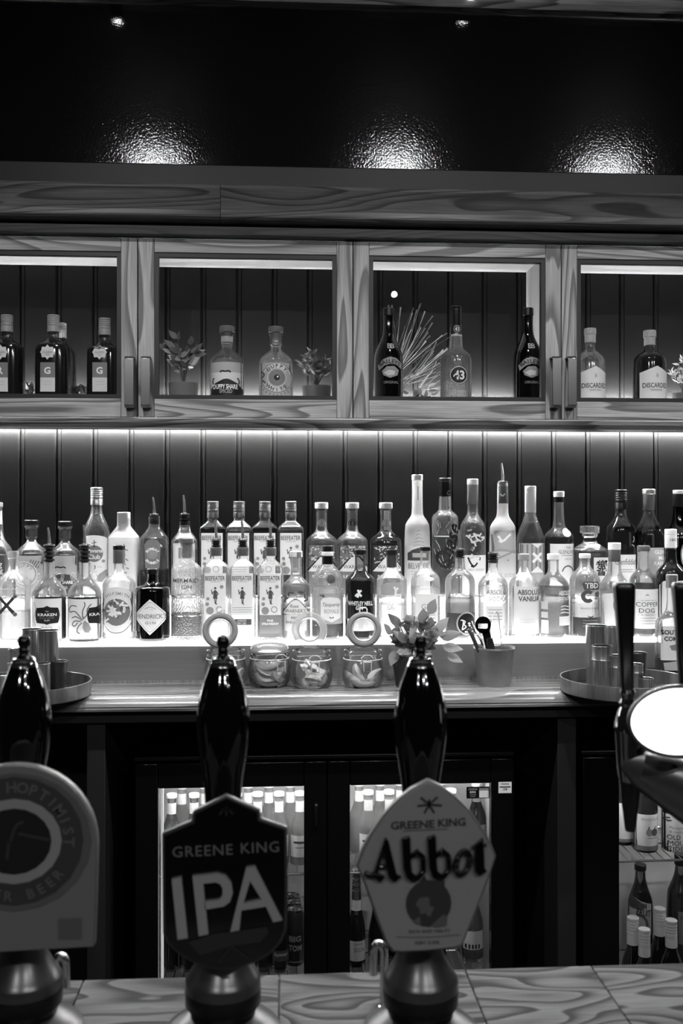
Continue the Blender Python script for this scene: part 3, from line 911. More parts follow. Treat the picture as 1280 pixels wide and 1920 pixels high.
for i, (x, lm, gm, kd, lb) in enumerate(((399, 'dark_liquid', 'glass', 3, 'nearest the hammered bottle, dark fill'), (448, 'gin', 'glass', 0, 'plain walking-figure label and clear fill'), (496.5, 'dark_liquid', 'glass', 5, 'dark fill, third from the hammered bottle'), (545, 'pale_liquid', 'glass', 8, 'beside the first floral-label bottle'))):
    bottle('gin_bottle', 'ribbed-cap square gin bottle on the upper step, ' + lb, 'U', x, BEEF, ('screw', 940, 971, 10.8, 'foil_grey'), (lm, 990 if i % 2 == 0 else 994), n=6, glass=gm, it=1, group=GU, dec=lambda f, x=x, kd=kd: beef(f, x, 0, kd))

WARN = [(953, 11.5), (958, 10.2), (990, 10.2), (997, 12), (1003, 19), (1009, 27), (1016, 30), (1113, 30)]


def warn(f, x, tx, dark):
    f.rect(x - 27, x + 27, 1022, 1112, 'paper_dark' if dark else 'paper_mid'); q = random.Random(int(x))
    leafy(f, [(x + q.uniform(-23, 23), 1024 + q.uniform(0, 30)) for _ in range(44)], 'paper_warm', 2.3, int(x)); leafy(f, [(x + q.uniform(-23, 23), 1024 + q.uniform(0, 30)) for _ in range(28)], 'ink', 1.8, int(x) + 1)
    f.shape([(x - 26, 1070), (x + 3, 1035), (x + 27, 1063), (x + 27, 1070)], 'paper', name='print', sub=True, lift=.001); f.stroke([[(x - 27, 1069), (x + 3, 1033), (x + 27, 1061)], [(x - 27, 1072), (x + 27, 1072)]], 2.4, 'ink', lift=.0012)
    f.text("WARNER'S", x + 3, 1061, w=42, h=7, mat='ink_grey', lift=.0014); f.text(tx, x - 2, 1079, w=32, h=5, mat='ink_white', bold=.02, lift=.0014)
    f.host = f.root
    f.rect(x - 8 + (3 if dark else 0), x + 6, 957, 994, 'paper_mid' if not dark else 'paper_warm', name='neck_label'); f.disc(x, 981, 8, 'paper_warm' if int(x) != 660 else 'ink', name='seal', sub=True, lift=.0009)
    f.ring(x, 981, 5.6, 6.6, 'ink_light', lift=.0012); f.stroke([[(x, 977), (x - 2, 982), (x, 986), (x + 2, 982), (x, 977)]], 1.3, 'ink_light', lift=.0013)


for x, lm, tx, dk, lb in ((602.5, 'gin', 'SPICED', 0, 'pale seal, next to the square ribbed-cap bottles'), (660, 'gin', 'LEMON', 0, 'black seal on its neck'), (723, 'dark_liquid', 'SPICED', 1, 'dark fill, next to the tall frosted bottle')):
    bottle('gin_bottle', 'round-shouldered gin bottle with floral gable label, ' + lb, 'U', x, WARN, ('cork', 942, 954, 12.6, 'white_plastic'), (lm, 1002), group=GU, dec=lambda f, x=x, tx=tx, dk=dk: warn(f, x, tx, dk))


def d(f):
    f.rect(761, 803, 1022, 1112, 'paper_warm'); f.shape([(762, 1036), (770, 1030), (782, 1026), (795, 1030), (803, 1034), (803, 1050), (762, 1050)], 'paper_dark', name='print', sub=True, lift=.0007)
    f.rect(770, 796, 1036, 1044, 'paper_grey', name='print', sub=True, lift=.0010); f.text('BELVEDERE', 783, 1060, w=40, h=10, mat='ink_grey'); tinybars(f, 768, 798, (1070, 1075))
    f.host = f.root
    f.stroke([[(782 - k, 986 + k * 3.4), (782, 984 + k * 3.4 - 1), (782 + k, 986 + k * 3.4)] for k in range(3, 13, 2)], 1.2, 'ink_light'); f.stroke([[(782, 912), (782, 938)]], 2.5, 'ink_light')
bottle('vodka_bottle', 'tall frosted white bottle with silver cap and palace label', 'U', 782, [(899, 9.8), (930, 9.8), (962, 10.2), (968, 12), (977, 19), (988, 24), (1113, 24)],
       ('cork', 890, 901, 10.6, 'foil'), None, glass='glass_frost', group=GU, dec=d)


def d(f):
    for k, (a, b) in enumerate(((812, 856),)): f.rect(811, 857, 1004, 1006, 'ink_white', name='print', lift=.0006, sub=True)
    q = random.Random(4); ln = []
    for k in range(26):
        x, y = 833 + q.uniform(-20, 20), 980 + q.uniform(0, 95); a = q.uniform(-1.2, 1.2); ln.append([(x, y), (x + 4 * math.sin(a), y - 6), (x + 7 * math.sin(a), y - 11)])
    f.stroke(ln, .8, 'paper_warm')
    f.text('Chase', 836, 1022, w=84, h=31, mat='ink', shear=.35, rot=72, bold=.02, lift=.0014); f.stroke([[(822, 1062), (826, 1050), (848, 1052), (846, 1062), (830, 1064)]], 2, 'ink', lift=.0012)
    f.text('C', 840, 924, h=9, mat='ink_light', shear=.3, lift=.0025)
bottle('vodka_bottle', 'tall clear bottle with black banded cap and dark script running up its front', 'U', 834, [(930, 11), (938, 11.3), (954, 11.6), (958, 13), (965, 22), (970, 24.6), (975, 24.8), (1113, 24.8)],
       ('cork', 896, 903, 11.8, 'foil_dark', 931, 11.4, 'black_plastic'), ('grey_liquid', 1004), glass='glass_bright', group=GU, dec=d)


def d(f):
    f.rect(864, 908, 1040, 1112, 'paper'); f.stroke([[(873, 1044), (877, 1055), (884, 1062), (890, 1054)], [(884, 1062), (878, 1060)]], 3, 'ink'); f.text('GREY GOOSE', 888, 1067, w=30, h=4, mat='ink_light')
    f.host = f.root; q = random.Random(5)
    leafy(f, [(885 + q.gauss(0, 8), 1010 + q.gauss(0, 14)) for _ in range(24)], 'paper_warm', 4, 2); leafy(f, [(885 + q.gauss(0, 9), 1015 + q.gauss(0, 14)) for _ in range(14)], 'ink_grey', 3, 6)
bottle('vodka_bottle', 'tall clear bottle with pale grey capsule, flower print and white goose label', 'U', 886, [(944, 9.8), (954, 10), (964, 10.6), (970, 14), (980, 21.5), (990, 24.6), (1113, 24.8)],
       ('cork', 898, 909, 10.6, 'white_plastic', 946, 10.3, 'grey_plastic'), ('gin', 980), group=GU, dec=d)


def d(f):
    f.rect(933, 952, 912, 944, 'ink_grey', name='neck_label', lift=.0012); f.stroke([[(936, 926), (939, 931), (944, 926)], [(940, 931), (950, 922)]], 2, 'ink_white', lift=.0016)
    f.host = f.root
    f.shape([(923, 995), (960, 994), (960, 1034), (923, 1034)], 'paper_grey'); f.stroke([[(929, 1004), (936, 1016), (946, 1006), (952, 1001)], [(936, 1016), (930, 1013)]], 4, 'ink_white')
    f.stroke([[(921, 1034), (935, 1028), (962, 1036)], [(930, 1040), (948, 1050)], [(922, 1050), (940, 1040), (962, 1032)]], 3, 'ink_light'); f.text('GREY GOOSE', 941, 1077, w=44, h=7, mat='ink_light')
bottle('vodka_bottle', 'tall frosted bottle with steel pourer, dark neck band and flying goose', 'U', 942, [(906, 9.8), (912, 9.8), (945, 10.2), (966, 10.6), (974, 15), (982, 21), (992, 24.8), (1113, 25)],
       ('pour', 868, 904, 912, 9.8), None, glass='glass_frost', group=GU, dec=d)


def d(f):
    f.rect(970, 1018, 1018, 1112, 'paper_grey')
    for k in range(6): f.rect(973 + k * 8, 976 + k * 8, 1020, 1072, 'paper_mid', name='print', sub=True, lift=.0007, cols=2)
    f.stroke([[(992, 1036), (1001, 1044), (1009, 1052)], [(1009, 1036), (1001, 1044), (992, 1053)]], 5, 'ink_white', lift=.001); f.shape([(990, 1018), (1012, 1018), (1001, 1027)], 'paper', name='print', sub=True, lift=.0009); f.shape([(988, 1072), (1001, 1060), (1014, 1072)], 'paper', name='print', sub=True, lift=.0009)
bottle('whisky_bottle', 'pale-capped bottle with grey striped label crossed by a white X', 'U', 994, [(960, 9.8), (966, 10.6), (976, 14), (990, 20), (1006, 25.5), (1012, 26), (1113, 26)],
       ('cork', 911, 921, 10.8, 'white_plastic', 961, 10.6, 'paper'), ('pale_liquid', 980), group=GU, dec=d)


def d(f):
    f.rect(1026, 1073, 1019, 1112, 'paper'); f.text('THE', 1058, 1026, w=10, h=4, mat='ink_grey'); f.text('GLENLIVET', 1057, 1034, w=36, h=7, mat='ink_grey'); f.text('1824', 1058, 1047, w=13, h=3.5, mat='ink_light'); tinybars(f, 1045, 1068, (1040,))
    f.stroke([[(1046, 1070), (1050, 1062), (1058, 1059), (1066, 1063), (1070, 1070)]], 2.2, 'ink_grey'); f.disc(1057, 998, 9, 'paper', name='shoulder_seal', ry=8)
bottle('whisky_bottle', 'whisky bottle with a round white shoulder seal and white label above the pale clear bottle', 'U', 1047.5, [(940, 8.8), (955, 9), (975, 10), (989, 12), (996, 20), (1003, 26), (1009, 27), (1113, 27)],
       ('cork', 921, 932, 10.2, 'white_plastic', 942, 9.2, 'foil_dark'), ('amber_liquid', 1007), group=GU, dec=d)


def d(f):
    f.rect(1103, 1133, 1044, 1092, 'paper'); f.text('響', 1119, 1063, w=21, h=30, mat='ink', bold=.01, shear=.15)
    f.stroke([[(1111, 1051), (1107, 1058)], [(1126, 1049), (1127, 1057)], [(1118, 1060), (1121, 1076)], [(1112, 1068), (1128, 1066)]], (2.6, 1), 'ink')
bottle('whisky_bottle', 'broad faceted decanter with a glass stopper and brush-character label', 'U', 1105.5, [(1013, 10.6), (1018, 12), (1022, 18), (1030, 29), (1033, 31), (1113, 31)],
       None, ('pale_liquid', 1032), n=5, it=1, group=GU, dec=d)
_f = bpy.data.objects['whisky_bottle.002']; _s = S(1105.5, 2.785); _b = 960 + (EYE - 1.312) * _s
_o = MB().lathe([(r / _s, (_b - y) / _s) for y, r in ((986, 16), (987, 17), (999, 17), (1001, 14), (1006, 13), (1008, 11), (1008.5, 8))], 12, 3).build('stopper', 'glass_bright', _f, smooth=20)
MB().lathe([(r / _s, (_b - y) / _s) for y, r in ((1008, 10.8), (1009, 11.4), (1014, 11.4), (1015, 10.8))], 20).build('neck_ring', 'black_plastic', _f)


def d(f):
    f.rect(1141, 1186, 1039, 1112, 'paper'); f.text('Glenfiddich', 1166, 1052, w=42, h=11, mat='ink_grey'); tinybars(f, 1150, 1180, (1066, 1070)); f.stroke([[(1180, 1005), (1182, 1012), (1178, 1016)], [(1176, 1020), (1182, 1024)]], 2, 'ink_light')
bottle('whisky_bottle', 'dark whisky bottle with black capsule and white label behind the bottle with tapered white label', 'U', 1163.5, [(953, 9.3), (966, 10), (974, 13), (984, 22), (992, 25.6), (1113, 26)],
       ('screw', 918, 955, 11.2, 'foil_dark'), ('dark_liquid', 976), n=2.6, glass='glass_tint', group=GU, dec=d)


def d(f):
    f.rect(1190, 1241, 1026, 1112, 'paper_grey'); [f.text(t_, x_, y_, h=7, mat='ink_white', bold=.015) for t_, x_, y_ in (('GLEN', 1228, 1034), ('MO', 1232, 1045), ('RAN', 1225, 1055), ('GIE', 1230, 1065))]
bottle('whisky_bottle', 'onion-shouldered dark whisky bottle with flared pale capsule', 'U', 1216, [(955, 9.6), (962, 10), (972, 13), (984, 19), (996, 25.5), (1006, 27.5), (1113, 27.5)],
       ('cork', 917, 927, 12, 'foil', 956.5, 10.6, 'foil_grey'), ('dark_liquid', 987), glass='glass_tint', group=GU, dec=d)


def d(f):
    f.disc(1281, 1039, 14, 'paper', ry=26); f.ring(1281, 1039, 15, 16, 'ink_light', ry=1.8)
bottle('whisky_bottle', 'dark whisky bottle with an oval white label, last on the upper step', 'U', 1272, [(948, 10), (965, 10.5), (985, 14), (1000, 24), (1010, 27), (1113, 27)],
       ('cork', 919, 926, 11, 'white_plastic', 950, 10.5, 'foil_dark'), ('dark_liquid', 960), glass='glass_dark', group=GU, dec=d)

# ================================================================== lower step


def d(f):
    bone = lambda x0, y0, x1, y1: f.stroke([[(x0, y0), (x1, y1)]], 6, 'ink_grey')
    bone(7, 1118, 34, 1147); bone(34, 1118, 7, 1147)
    for x, y in ((5, 1116), (36, 1116), (5, 1149), (36, 1149)): f.disc(x, y, 4, 'ink_light', name='print', sub=True, lift=.0007); f.disc(x, y, 2.4, 'ink_grey', name='print', sub=True, lift=.001)
    f.text('bones', 24, 1101, w=32, h=6, mat='ink_white', shear=.2)
bottle('rum_bottle', 'clear squat bottle with crossed-bones emblem and grey liquid', 'L', 25, [(1046, 10), (1050, 9), (1066, 9), (1071, 12), (1079, 22), (1090, 30), (1100, 32.5), (1192, 32.5)],
       ('cork', 1033, 1047, 10.8, 'glass_bright'), ('pale_liquid', 1146), glass='glass_bright', group=GL, dec=d)

KRK = [(1054, 10.6), (1060, 10), (1078, 10), (1086, 13), (1097, 24), (1108, 30.8), (1116, 31.6), (1192, 31.6)]


def loops(f, x):
    s = f.s
    for sg in (-1, 1):
        o = MB().ring_tube((sg * 17.5 / s, 0, (f.yb - 1081) / s), 7.2 / s, 2.2 / s, 22, 8).build('loop_handle', 'glass_bright', f.root)


def plate(f, x, w=21, xm=999):
    f.shape([(min(px, xm), py) for px, py in [(x - w, 1143), (x - w + 2, 1137), (x - 6, 1136), (x, 1133), (x + 6, 1136), (x + w - 2, 1137), (x + w, 1143), (x + w + 1, 1151), (x + w, 1159), (x + w - 2, 1165), (x + 6, 1166), (x, 1168), (x - 6, 1166), (x - w + 2, 1165), (x - w, 1159), (x - w - 1, 1151)]], 'ink', name='print', sub=True, lift=.0008)


def d(f):
    loops(f, 93); f.rect(63, 117, 1120, 1194, 'paper'); plate(f, 92); f.text('KRAKEN', 92, 1149.5, w=34, h=5.4, mat='ink_white', bold=.02, lift=.0013); f.text('BLACK SPICED', 92, 1155.5, w=26, h=2.4, mat='ink_light', lift=.0013); f.text('RUM', 92, 1160, w=9, h=3.2, mat='ink_white', lift=.0013)
    f.text('THE', 92, 1143.5, w=6, h=2.4, mat='ink_white', lift=.0013); f.text('BLACK', 92, 1173, w=20, h=4, mat='ink_light'); f.text('CHERRY', 92, 1179, w=22, h=4, mat='ink_light'); f.stroke([[(68, 1127), (72, 1140), (66, 1155), (70, 1172)], [(112, 1172), (115, 1178), (110, 1182)]], 1.2, 'ink_light')
bottle('rum_bottle', 'squat rum bottle with two neck loops, pourer and full black plaque label', 'L', 92.5, KRK, ('pour', 989, 1022, 1054, 10), ('dark_liquid', 1121), glass='glass_bright', rot=6, group=GL, dec=d)


def d(f):
    loops(f, 159); f.rect(132, 189, 1121, 1194, 'paper')
    f.host.name = 'label'
    f.stroke([[(161, 1160), (154, 1150), (146, 1142), (136, 1146), (133, 1140), (140, 1132), (150, 1134)], [(162, 1158), (160, 1144), (166, 1132), (164, 1126)], [(158, 1162), (146, 1160), (140, 1168), (146, 1172), (152, 1164)], [(160, 1164), (152, 1172), (150, 1182), (156, 1184)], [(163, 1157), (170, 1148), (168, 1140), (176, 1130)], [(156, 1157), (148, 1152), (140, 1156)]], 1.7, 'ink_grey')
    f.shape([(162, 1164), (165, 1160), (172, 1166), (176, 1176), (172, 1183), (165, 1182), (161, 1174)], 'ink_light', name='print', sub=True, lift=.0007); f.disc(158.5, 1158, 2.2, 'ink_light', name='print', sub=True, lift=.001); f.disc(164, 1155, 2.2, 'ink_light', name='print', sub=True, lift=.001)
    plate(f, 189, 19, 190); f.text('KRA', 181, 1149.5, w=16, h=5.4, mat='ink_white', bold=.02, lift=.0013); f.rect(135, 187, 1196, 1199, 'ink', name='print', sub=True, lift=.0006)
bottle('rum_bottle', 'squat rum bottle with two neck loops, pourer and octopus drawing', 'L', 159, KRK, ('pour', 984, 1022, 1055, 10), ('dark_liquid', 1122), glass='glass_bright', rot=0, group=GL, dec=d)


def d(f):
    f.shape([(194, 1112), (204, 1102), (222, 1098), (241, 1102), (252, 1112), (252, 1182), (222, 1189), (194, 1182)], 'paper'); f.arc_text('SHIPSMITH', 223, 1146, 36, 6, -34, 8.5, 'ink_light', .01)
    f.disc(223, 1145, 24, 'paper_mid', name='print', sub=True, lift=.0007, ry=25); q = random.Random(2)
    leafy(f, [(223 + q.gauss(0, 11), 1145 + q.gauss(0, 11)) for _ in range(22)], 'paper', 5, 3); leafy(f, [(223 + q.gauss(0, 13), 1142 + q.gauss(0, 12)) for _ in range(16)], 'ink_grey', 3.4, 4)
    f.stroke([[(200, 1168), (210, 1177), (223, 1180), (236, 1177), (246, 1168)]], 3, 'paper'); f.stroke([[(198, 1166), (209, 1181), (223, 1184), (237, 1181), (249, 1166)], [(199, 1120), (196, 1140), (200, 1160)], [(247, 1120), (251, 1140), (246, 1160)]], 1.2, 'ink_grey', name='print_border')
bottle('gin_bottle', 'clear round-shouldered gin bottle with shaded cap and swan crest label', 'L', 223, [(1054, 10), (1058, 9.5), (1072, 9.5), (1075, 11.5), (1078, 14), (1084, 24), (1092, 29.5), (1100, 30.8), (1192, 30.8)],
       ('cork', 1022, 1031, 11.2, 'black_plastic', 1056, 11, 'foil_grey'), ('gin', 1110), glass='glass_bright', group=GL, dec=d)


def d(f):
    pts = [(255, 1152), (262, 1143), (274, 1131), (285, 1121), (297, 1131), (310, 1143), (317, 1152), (310, 1163), (297, 1176), (285, 1187), (274, 1176), (262, 1163)]
    f.shape(pts, 'paper'); f.text("HENDRICK'S", 286, 1152.5, w=57, h=8.5, mat='ink_grey', bold=-.004); f.text('GIN', 286, 1164.5, w=19, h=5, mat='ink_grey', space=1.4)
    ins = [(285 + (x - 285) * .9, 1153 + (y - 1153) * .9) for x, y in pts]; f.stroke([ins + [ins[0]]], .8, 'ink_light'); f.stroke([[(275, 1139), (285, 1134), (296, 1139)], [(279, 1137), (290, 1140)]], .9, 'ink_light')
bottle('gin_bottle', 'black apothecary gin bottle with a white diamond label', 'L', 286, [(1076, 10), (1080, 9.8), (1088, 9.8), (1094, 13), (1097, 20), (1100, 29), (1104, 32.4), (1194, 32.6)],
       ('cork', 1066, 1077, 10.6, 'black_plastic'), None, glass='black_glass', group=GL, dec=d)


def d(f):
    f.text('MERMAID', 350, 1087, w=47, h=7.5, mat='ink_grey', bold=.01); f.text('GIN', 352, 1099, w=19, h=7, mat='ink_grey', bold=.01)
    s = f.s
    for y in (1116, 1152, 1190):
        z = (f.yb - y) / s; r = f.rad(z)
        MB().ring_tube((0, 0, z), r, .0018, 28, 6, axis='z').build('glass_ridge', 'glass_bright', f.root)
bottle('gin_bottle', 'hammered scale-textured glass gin bottle with dark stopper', 'L', 350, [(1019, 12), (1022, 11), (1046, 11), (1052, 13), (1058, 21), (1065, 27), (1074, 29), (1192, 29)],
       ('cork', 1009, 1019, 13.4, 'cap_wood', 1046, 9, 'cork'), ('grey_liquid', 1150), glass='glass_hammered', group=GL, dec=d)

BF = [(1040, 8.5), (1048, 8.4), (1052, 12), (1059, 20), (1064, 23.6), (1069, 24.6), (1192, 24.6)]
for i, (x, kd, lb, lm) in enumerate(((405, 4, 'berry label, next to the hammered bottle', 'gin'), (455, 0, 'plain figure label and dark caption box', 'gin'), (507, 6, 'grey strawberry-flavour fill below its label', 'grey_liquid'))):
    def d(f, x=x, kd=kd, i=i):
        beef(f, x, 74.5, kd); f.host = f.root
        z = lambda y: (f.yb - y) / f.s
        MB().lathe([(r / f.s, z(y)) for y, r in ((1026, 9), (1027, 11), (1034, 11), (1035, 10.6), (1041, 11), (1042, 10.4))], 22).build('screw_collar', 'foil_grey', f.root)
        if i == 1: f.rect(x - 14, x + 17, 1158, 1169, 'ink_grey'); f.text('LONDON', x - 1, 1161, w=16, h=4, mat='ink_white', lift=.0012); f.text('DRY GIN', x - 1, 1166, w=16, h=4, mat='ink_white', lift=.0012)
        if i == 2: f.text('PINK', x, 1161, w=12, h=4.5, mat='ink_white', bold=.02); f.text('STRAWBERRY', x, 1167, w=32, h=4.5, mat='ink_white', bold=.02)
        if i == 0: f.text('BLACKBERRY', x, 1163, w=32, h=4.5, mat='ink_light', bold=.02)
    bottle('gin_bottle', 'square gin bottle with pourer on the lower step, ' + lb, 'L', x, BF, ('pour', 974, 1012, 1027, 9), (lm, 1076 if i < 2 else 1120), n=6, it=1, glass='glass_bright', group=GL, dec=d)


def d(f):
    f.shape([(530, 1149), (531, 1145), (553, 1116), (575, 1141), (577, 1149)], 'paper'); f.text("WARNER'S", 553, 1143, w=38, h=7, mat='ink_grey'); f.text('Rose', 551, 1134, w=16, h=6, mat='ink_grey', shear=.3); f.stroke([[(529, 1146), (553, 1114), (577, 1143)], [(530, 1150), (577, 1150)]], 1.6, 'ink_grey')
    f.rect(532, 574, 1151, 1180, 'paper_warm'); f.text('PINK', 553, 1156, w=15, h=4.5, mat='ink_grey'); f.text('RHUBARB', 551, 1164, w=30, h=5, mat='ink_grey'); f.host = f.root
    leafy(f, [(537, 1118), (541, 1112), (535, 1124), (566, 1110), (571, 1116), (573, 1124), (546, 1110), (562, 1108)], 'ink_grey', 4, 5)
    f.rect(549, 560, 1045, 1073, 'ink_light', name='neck_label', lift=.0008); f.text('0%', 554.5, 1067, w=8, h=6, mat='ink_white', lift=.0012); f.rect(556, 566, 1035, 1044, 'paper_mid', name='cap_seal', lift=.0025)
bottle('gin_bottle', 'small round-shouldered gin bottle with white capped neck and gable label behind the clear jar lid', 'L', 555, [(1044, 11), (1048, 10), (1078, 10), (1083, 12), (1090, 20), (1097, 25.5), (1105, 27), (1192, 27)],
       ('cork', 1033, 1045, 12, 'white_plastic'), ('pale_liquid', 1098), group=GL, glass='glass_bright', dec=d)


def d(f):
    f.rect(594, 641, 1110, 1167, 'paper_grey'); f.shape([(600, 1124), (604, 1119), (616, 1117), (632, 1119), (637, 1124), (637, 1156), (628, 1160), (620, 1164), (610, 1160), (600, 1156)], 'paper', name='print', sub=True, lift=.0008)
    f.text('Tanqueray', 620, 1132, w=33, h=9, mat='ink_grey', shear=.35, lift=.0013); f.text('ROYALE', 620, 1143.5, w=27, h=7.5, mat='ink_light', lift=.0013); f.stroke([[(598, 1113), (608, 1118), (603, 1112)], [(628, 1112), (638, 1117)], [(616, 1154), (620, 1156.5), (624, 1154)]], 2, 'ink_grey')
    f.disc(619, 1084, 9.5, 'ink_grey', name='seal'); f.ring(619, 1084, 8, 9.2, 'ink_light')
bottle('gin_bottle', 'shaker-shaped gin bottle with dark banded cap, round seal and dark liquid foot', 'L', 614, [(1057, 11), (1062, 13), (1070, 22), (1080, 27), (1090, 28), (1098, 26), (1101, 25.5), (1104, 29.5), (1108, 30), (1192, 30)],
       ('cork', 1023, 1033, 10.2, 'black_plastic', 1058, 10.6, 'black_plastic'), ('amber_liquid', 1166), group=GL, glass='glass_bright', dec=d)
_f = bpy.data.objects[[o.name for o in bpy.data.objects if o.get('label', '').startswith('shaker-shaped')][0]]; _s = S(614, 2.662); _b = 960 + (EYE - 1.212) * _s
MB().lathe([(r / _s, (_b - y) / _s) for y, r in ((1034, 10.7), (1035, 11.2), (1041, 11.2), (1042, 10.7))], 20).build('cap_band', 'white_plastic', _f)


def wn(f, x, mat):
    f.text('WHITLEY NEILL', x + (-2 if mat == 'ink_white' else 0), 1129, w=46, h=8, mat=mat, bold=.025); f.text('GIN', x - 5, 1137.5, w=13, h=7, mat=mat, bold=.025)


def d(f):
    wn(f, 676, 'ink_white'); f.stroke([[(668, 1118), (671, 1108), (668, 1104)], [(671, 1108), (675, 1105)], [(664, 1116), (668, 1111)], [(675, 1116), (671, 1111)]], 4, 'ink_white')
    f.rect(650, 700, 1158, 1180, 'paper_warm')
bottle('gin_bottle', 'dark gin bottle with white lettering and flower behind the grey-ringed jar lid', 'L', 675, [(1039, 10.6), (1044, 10), (1065, 10), (1070, 12), (1076, 17), (1084, 27), (1088, 28.4), (1192, 28.4)],
       ('cork', 1030, 1040, 11.8, 'black_plastic'), ('dark_liquid', 1090), it=1, group=GL, glass='glass_tint', dec=d)


def d(f):
    wn(f, 734, 'paper_grey'); f.shape([(712, 1096), (722, 1090), (748, 1090), (750, 1104), (742, 1112), (712, 1112)], 'paper_grey'); f.stroke([[(737, 1116), (739, 1104), (735, 1098)], [(739, 1104), (743, 1100)]], 4, 'ink_white')
bottle('gin_bottle', 'pale clear gin bottle with dark stopper and white lettering beside the counter plant', 'L', 734, [(1039, 10.6), (1044, 10), (1065, 10), (1070, 12), (1076, 17), (1084, 27), (1088, 28.8), (1192, 28.8)],
       ('cork', 1030, 1041, 11.2, 'foil_dark', 1064, 8.5, 'cap_wood'), ('gin', 1119), it=1, group=GL, glass='glass_bright', dec=d)


def d(f):
    f.disc(800, 1084, 11, 'ink_white', name='print', sub=True, lift=.0006, ry=4); f.rect(776, 818, 1112, 1180, 'paper'); f.text('GIN', 797, 1135, w=22, h=10, mat='ink_light'); tinybars(f, 782, 812, (1150, 1156, 1162))
bottle('gin_bottle', 'pale round-shouldered bottle with a short dark cap and clear neck behind the counter plant', 'L', 797.5, [(1032, 10), (1038, 9.6), (1062, 10), (1068, 12.5), (1074, 21), (1082, 26), (1092, 27.6), (1192, 27.6)],
       ('cork', 1025, 1033, 10.2, 'black_plastic'), ('gin', 1100), group=GL, glass='glass_bright', dec=d)


def d(f):
    f.rect(836, 889, 1147, 1187, 'paper_dark'); f.disc(870, 1166, 17, 'ink', name='print', sub=True, lift=.0007, ry=19); f.ring(870, 1166, 17, 19.5, 'paper_grey', ry=1.1, lift=.001)
    f.stroke([[(858, 1160), (864, 1159), (861, 1178)], [(861, 1160), (868, 1162), (863, 1168), (870, 1172), (862, 1177)], [(872, 1166), (877, 1165), (873, 1170), (878, 1171)], [(880, 1162), (886, 1174)], [(887, 1162), (879, 1175)]], 2.2, 'ink_white', lift=.0013); f.rect(866, 880, 1180, 1183, 'ink_white', name='print', sub=True, lift=.0013)
bottle('spirit_bottle', 'round-shouldered pourer bottle with black script label behind the tools bucket', 'L', 862, [(1044, 9), (1050, 8.8), (1064, 9.4), (1070, 14), (1077, 23), (1086, 27.4), (1094, 28.4), (1192, 28.4)],
       ('pour', 993, 1030, 1047, 9), ('grey_liquid', 1121), group=GL, glass='glass_bright', dec=d)

ABS = [(1050, 9.6), (1054, 9), (1070, 9.2), (1076, 12), (1083, 21), (1092, 27), (1100, 28.4), (1192, 28.4)]


def absl(f, x, t2, mat, front=True):
    f.text('ABSOLUT', x + 4, 1108.5, w=44, h=9.5, mat=mat, bold=.02); f.text(t2, x + 4, 1120.5, w=37 if len(t2) < 6 else 41, h=9.5, mat=mat, bold=.02)


def d(f):
    f.rect(944, 950, 1100, 1180, 'paper_grey', name='side_label'); f.host = f.root
    absl(f, 924, 'VODKA', 'ink_light'); f.disc(931, 1086, 5, 'paper_grey', name='print', sub=True, lift=.0006); f.rect(906, 940, 1134, 1170, 'paper'); tinybars(f, 910, 936, (1140, 1146, 1152, 1158))
bottle('vodka_bottle', 'pale vodka bottle with steel pourer and grey capital lettering', 'L', 924, ABS, ('pour', 1002, 1037, 1056, 9.6), ('gin', 1098), glass='glass_bright', group=GL, dec=d)


def d(f):
    f.rect(956, 1007, 1098, 1186, 'white_gloss'); absl(f, 982, 'VANILIA', 'ink_grey'); f.disc(985, 1086, 5, 'paper_grey', name='print', sub=True, lift=.0006); tinybars(f, 968, 998, (1158, 1163), 'paper_warm')
bottle('vodka_bottle', 'white vodka bottle with a white cap and dark capital lettering', 'L', 981.5, ABS, ('cork', 1038, 1050, 10.8, 'grey_plastic'), None, glass='glass_bright', group=GL, dec=d)


def d(f):
    f.text('ABSOLUT', 1052, 1110, w=26, h=9, mat='ink_white', bold=.02); f.text('CITRON', 1052, 1120, w=22, h=7, mat='ink_white'); f.stroke([[(1043, 1135 + 6 * k), (1050, 1133 + 6 * k), (1062, 1136 + 6 * k)] for k in range(3)], 1.6, 'ink_white')
    f.rect(1040, 1066, 1153, 1170, 'paper', name='label'); f.rect(1010.5, 1020, 1126, 1140, 'paper_warm', name='side_label'); f.rect(1010.5, 1020, 1145, 1156, 'paper_warm', name='side_label'); f.rect(1010.5, 1021, 1160, 1185, 'paper', name='side_label')
bottle('vodka_bottle', 'tinted vodka bottle turned side-on with small square side labels', 'L', 1037, [(1050, 10), (1054, 9.4), (1070, 9.6), (1077, 13), (1085, 23), (1095, 29), (1100, 29.6), (1192, 29.6)], ('cork', 1038, 1050, 11.6, 'white_plastic'), ('grey_liquid', 1100), glass='glass_bright', rot=0, group=GL, dec=d)


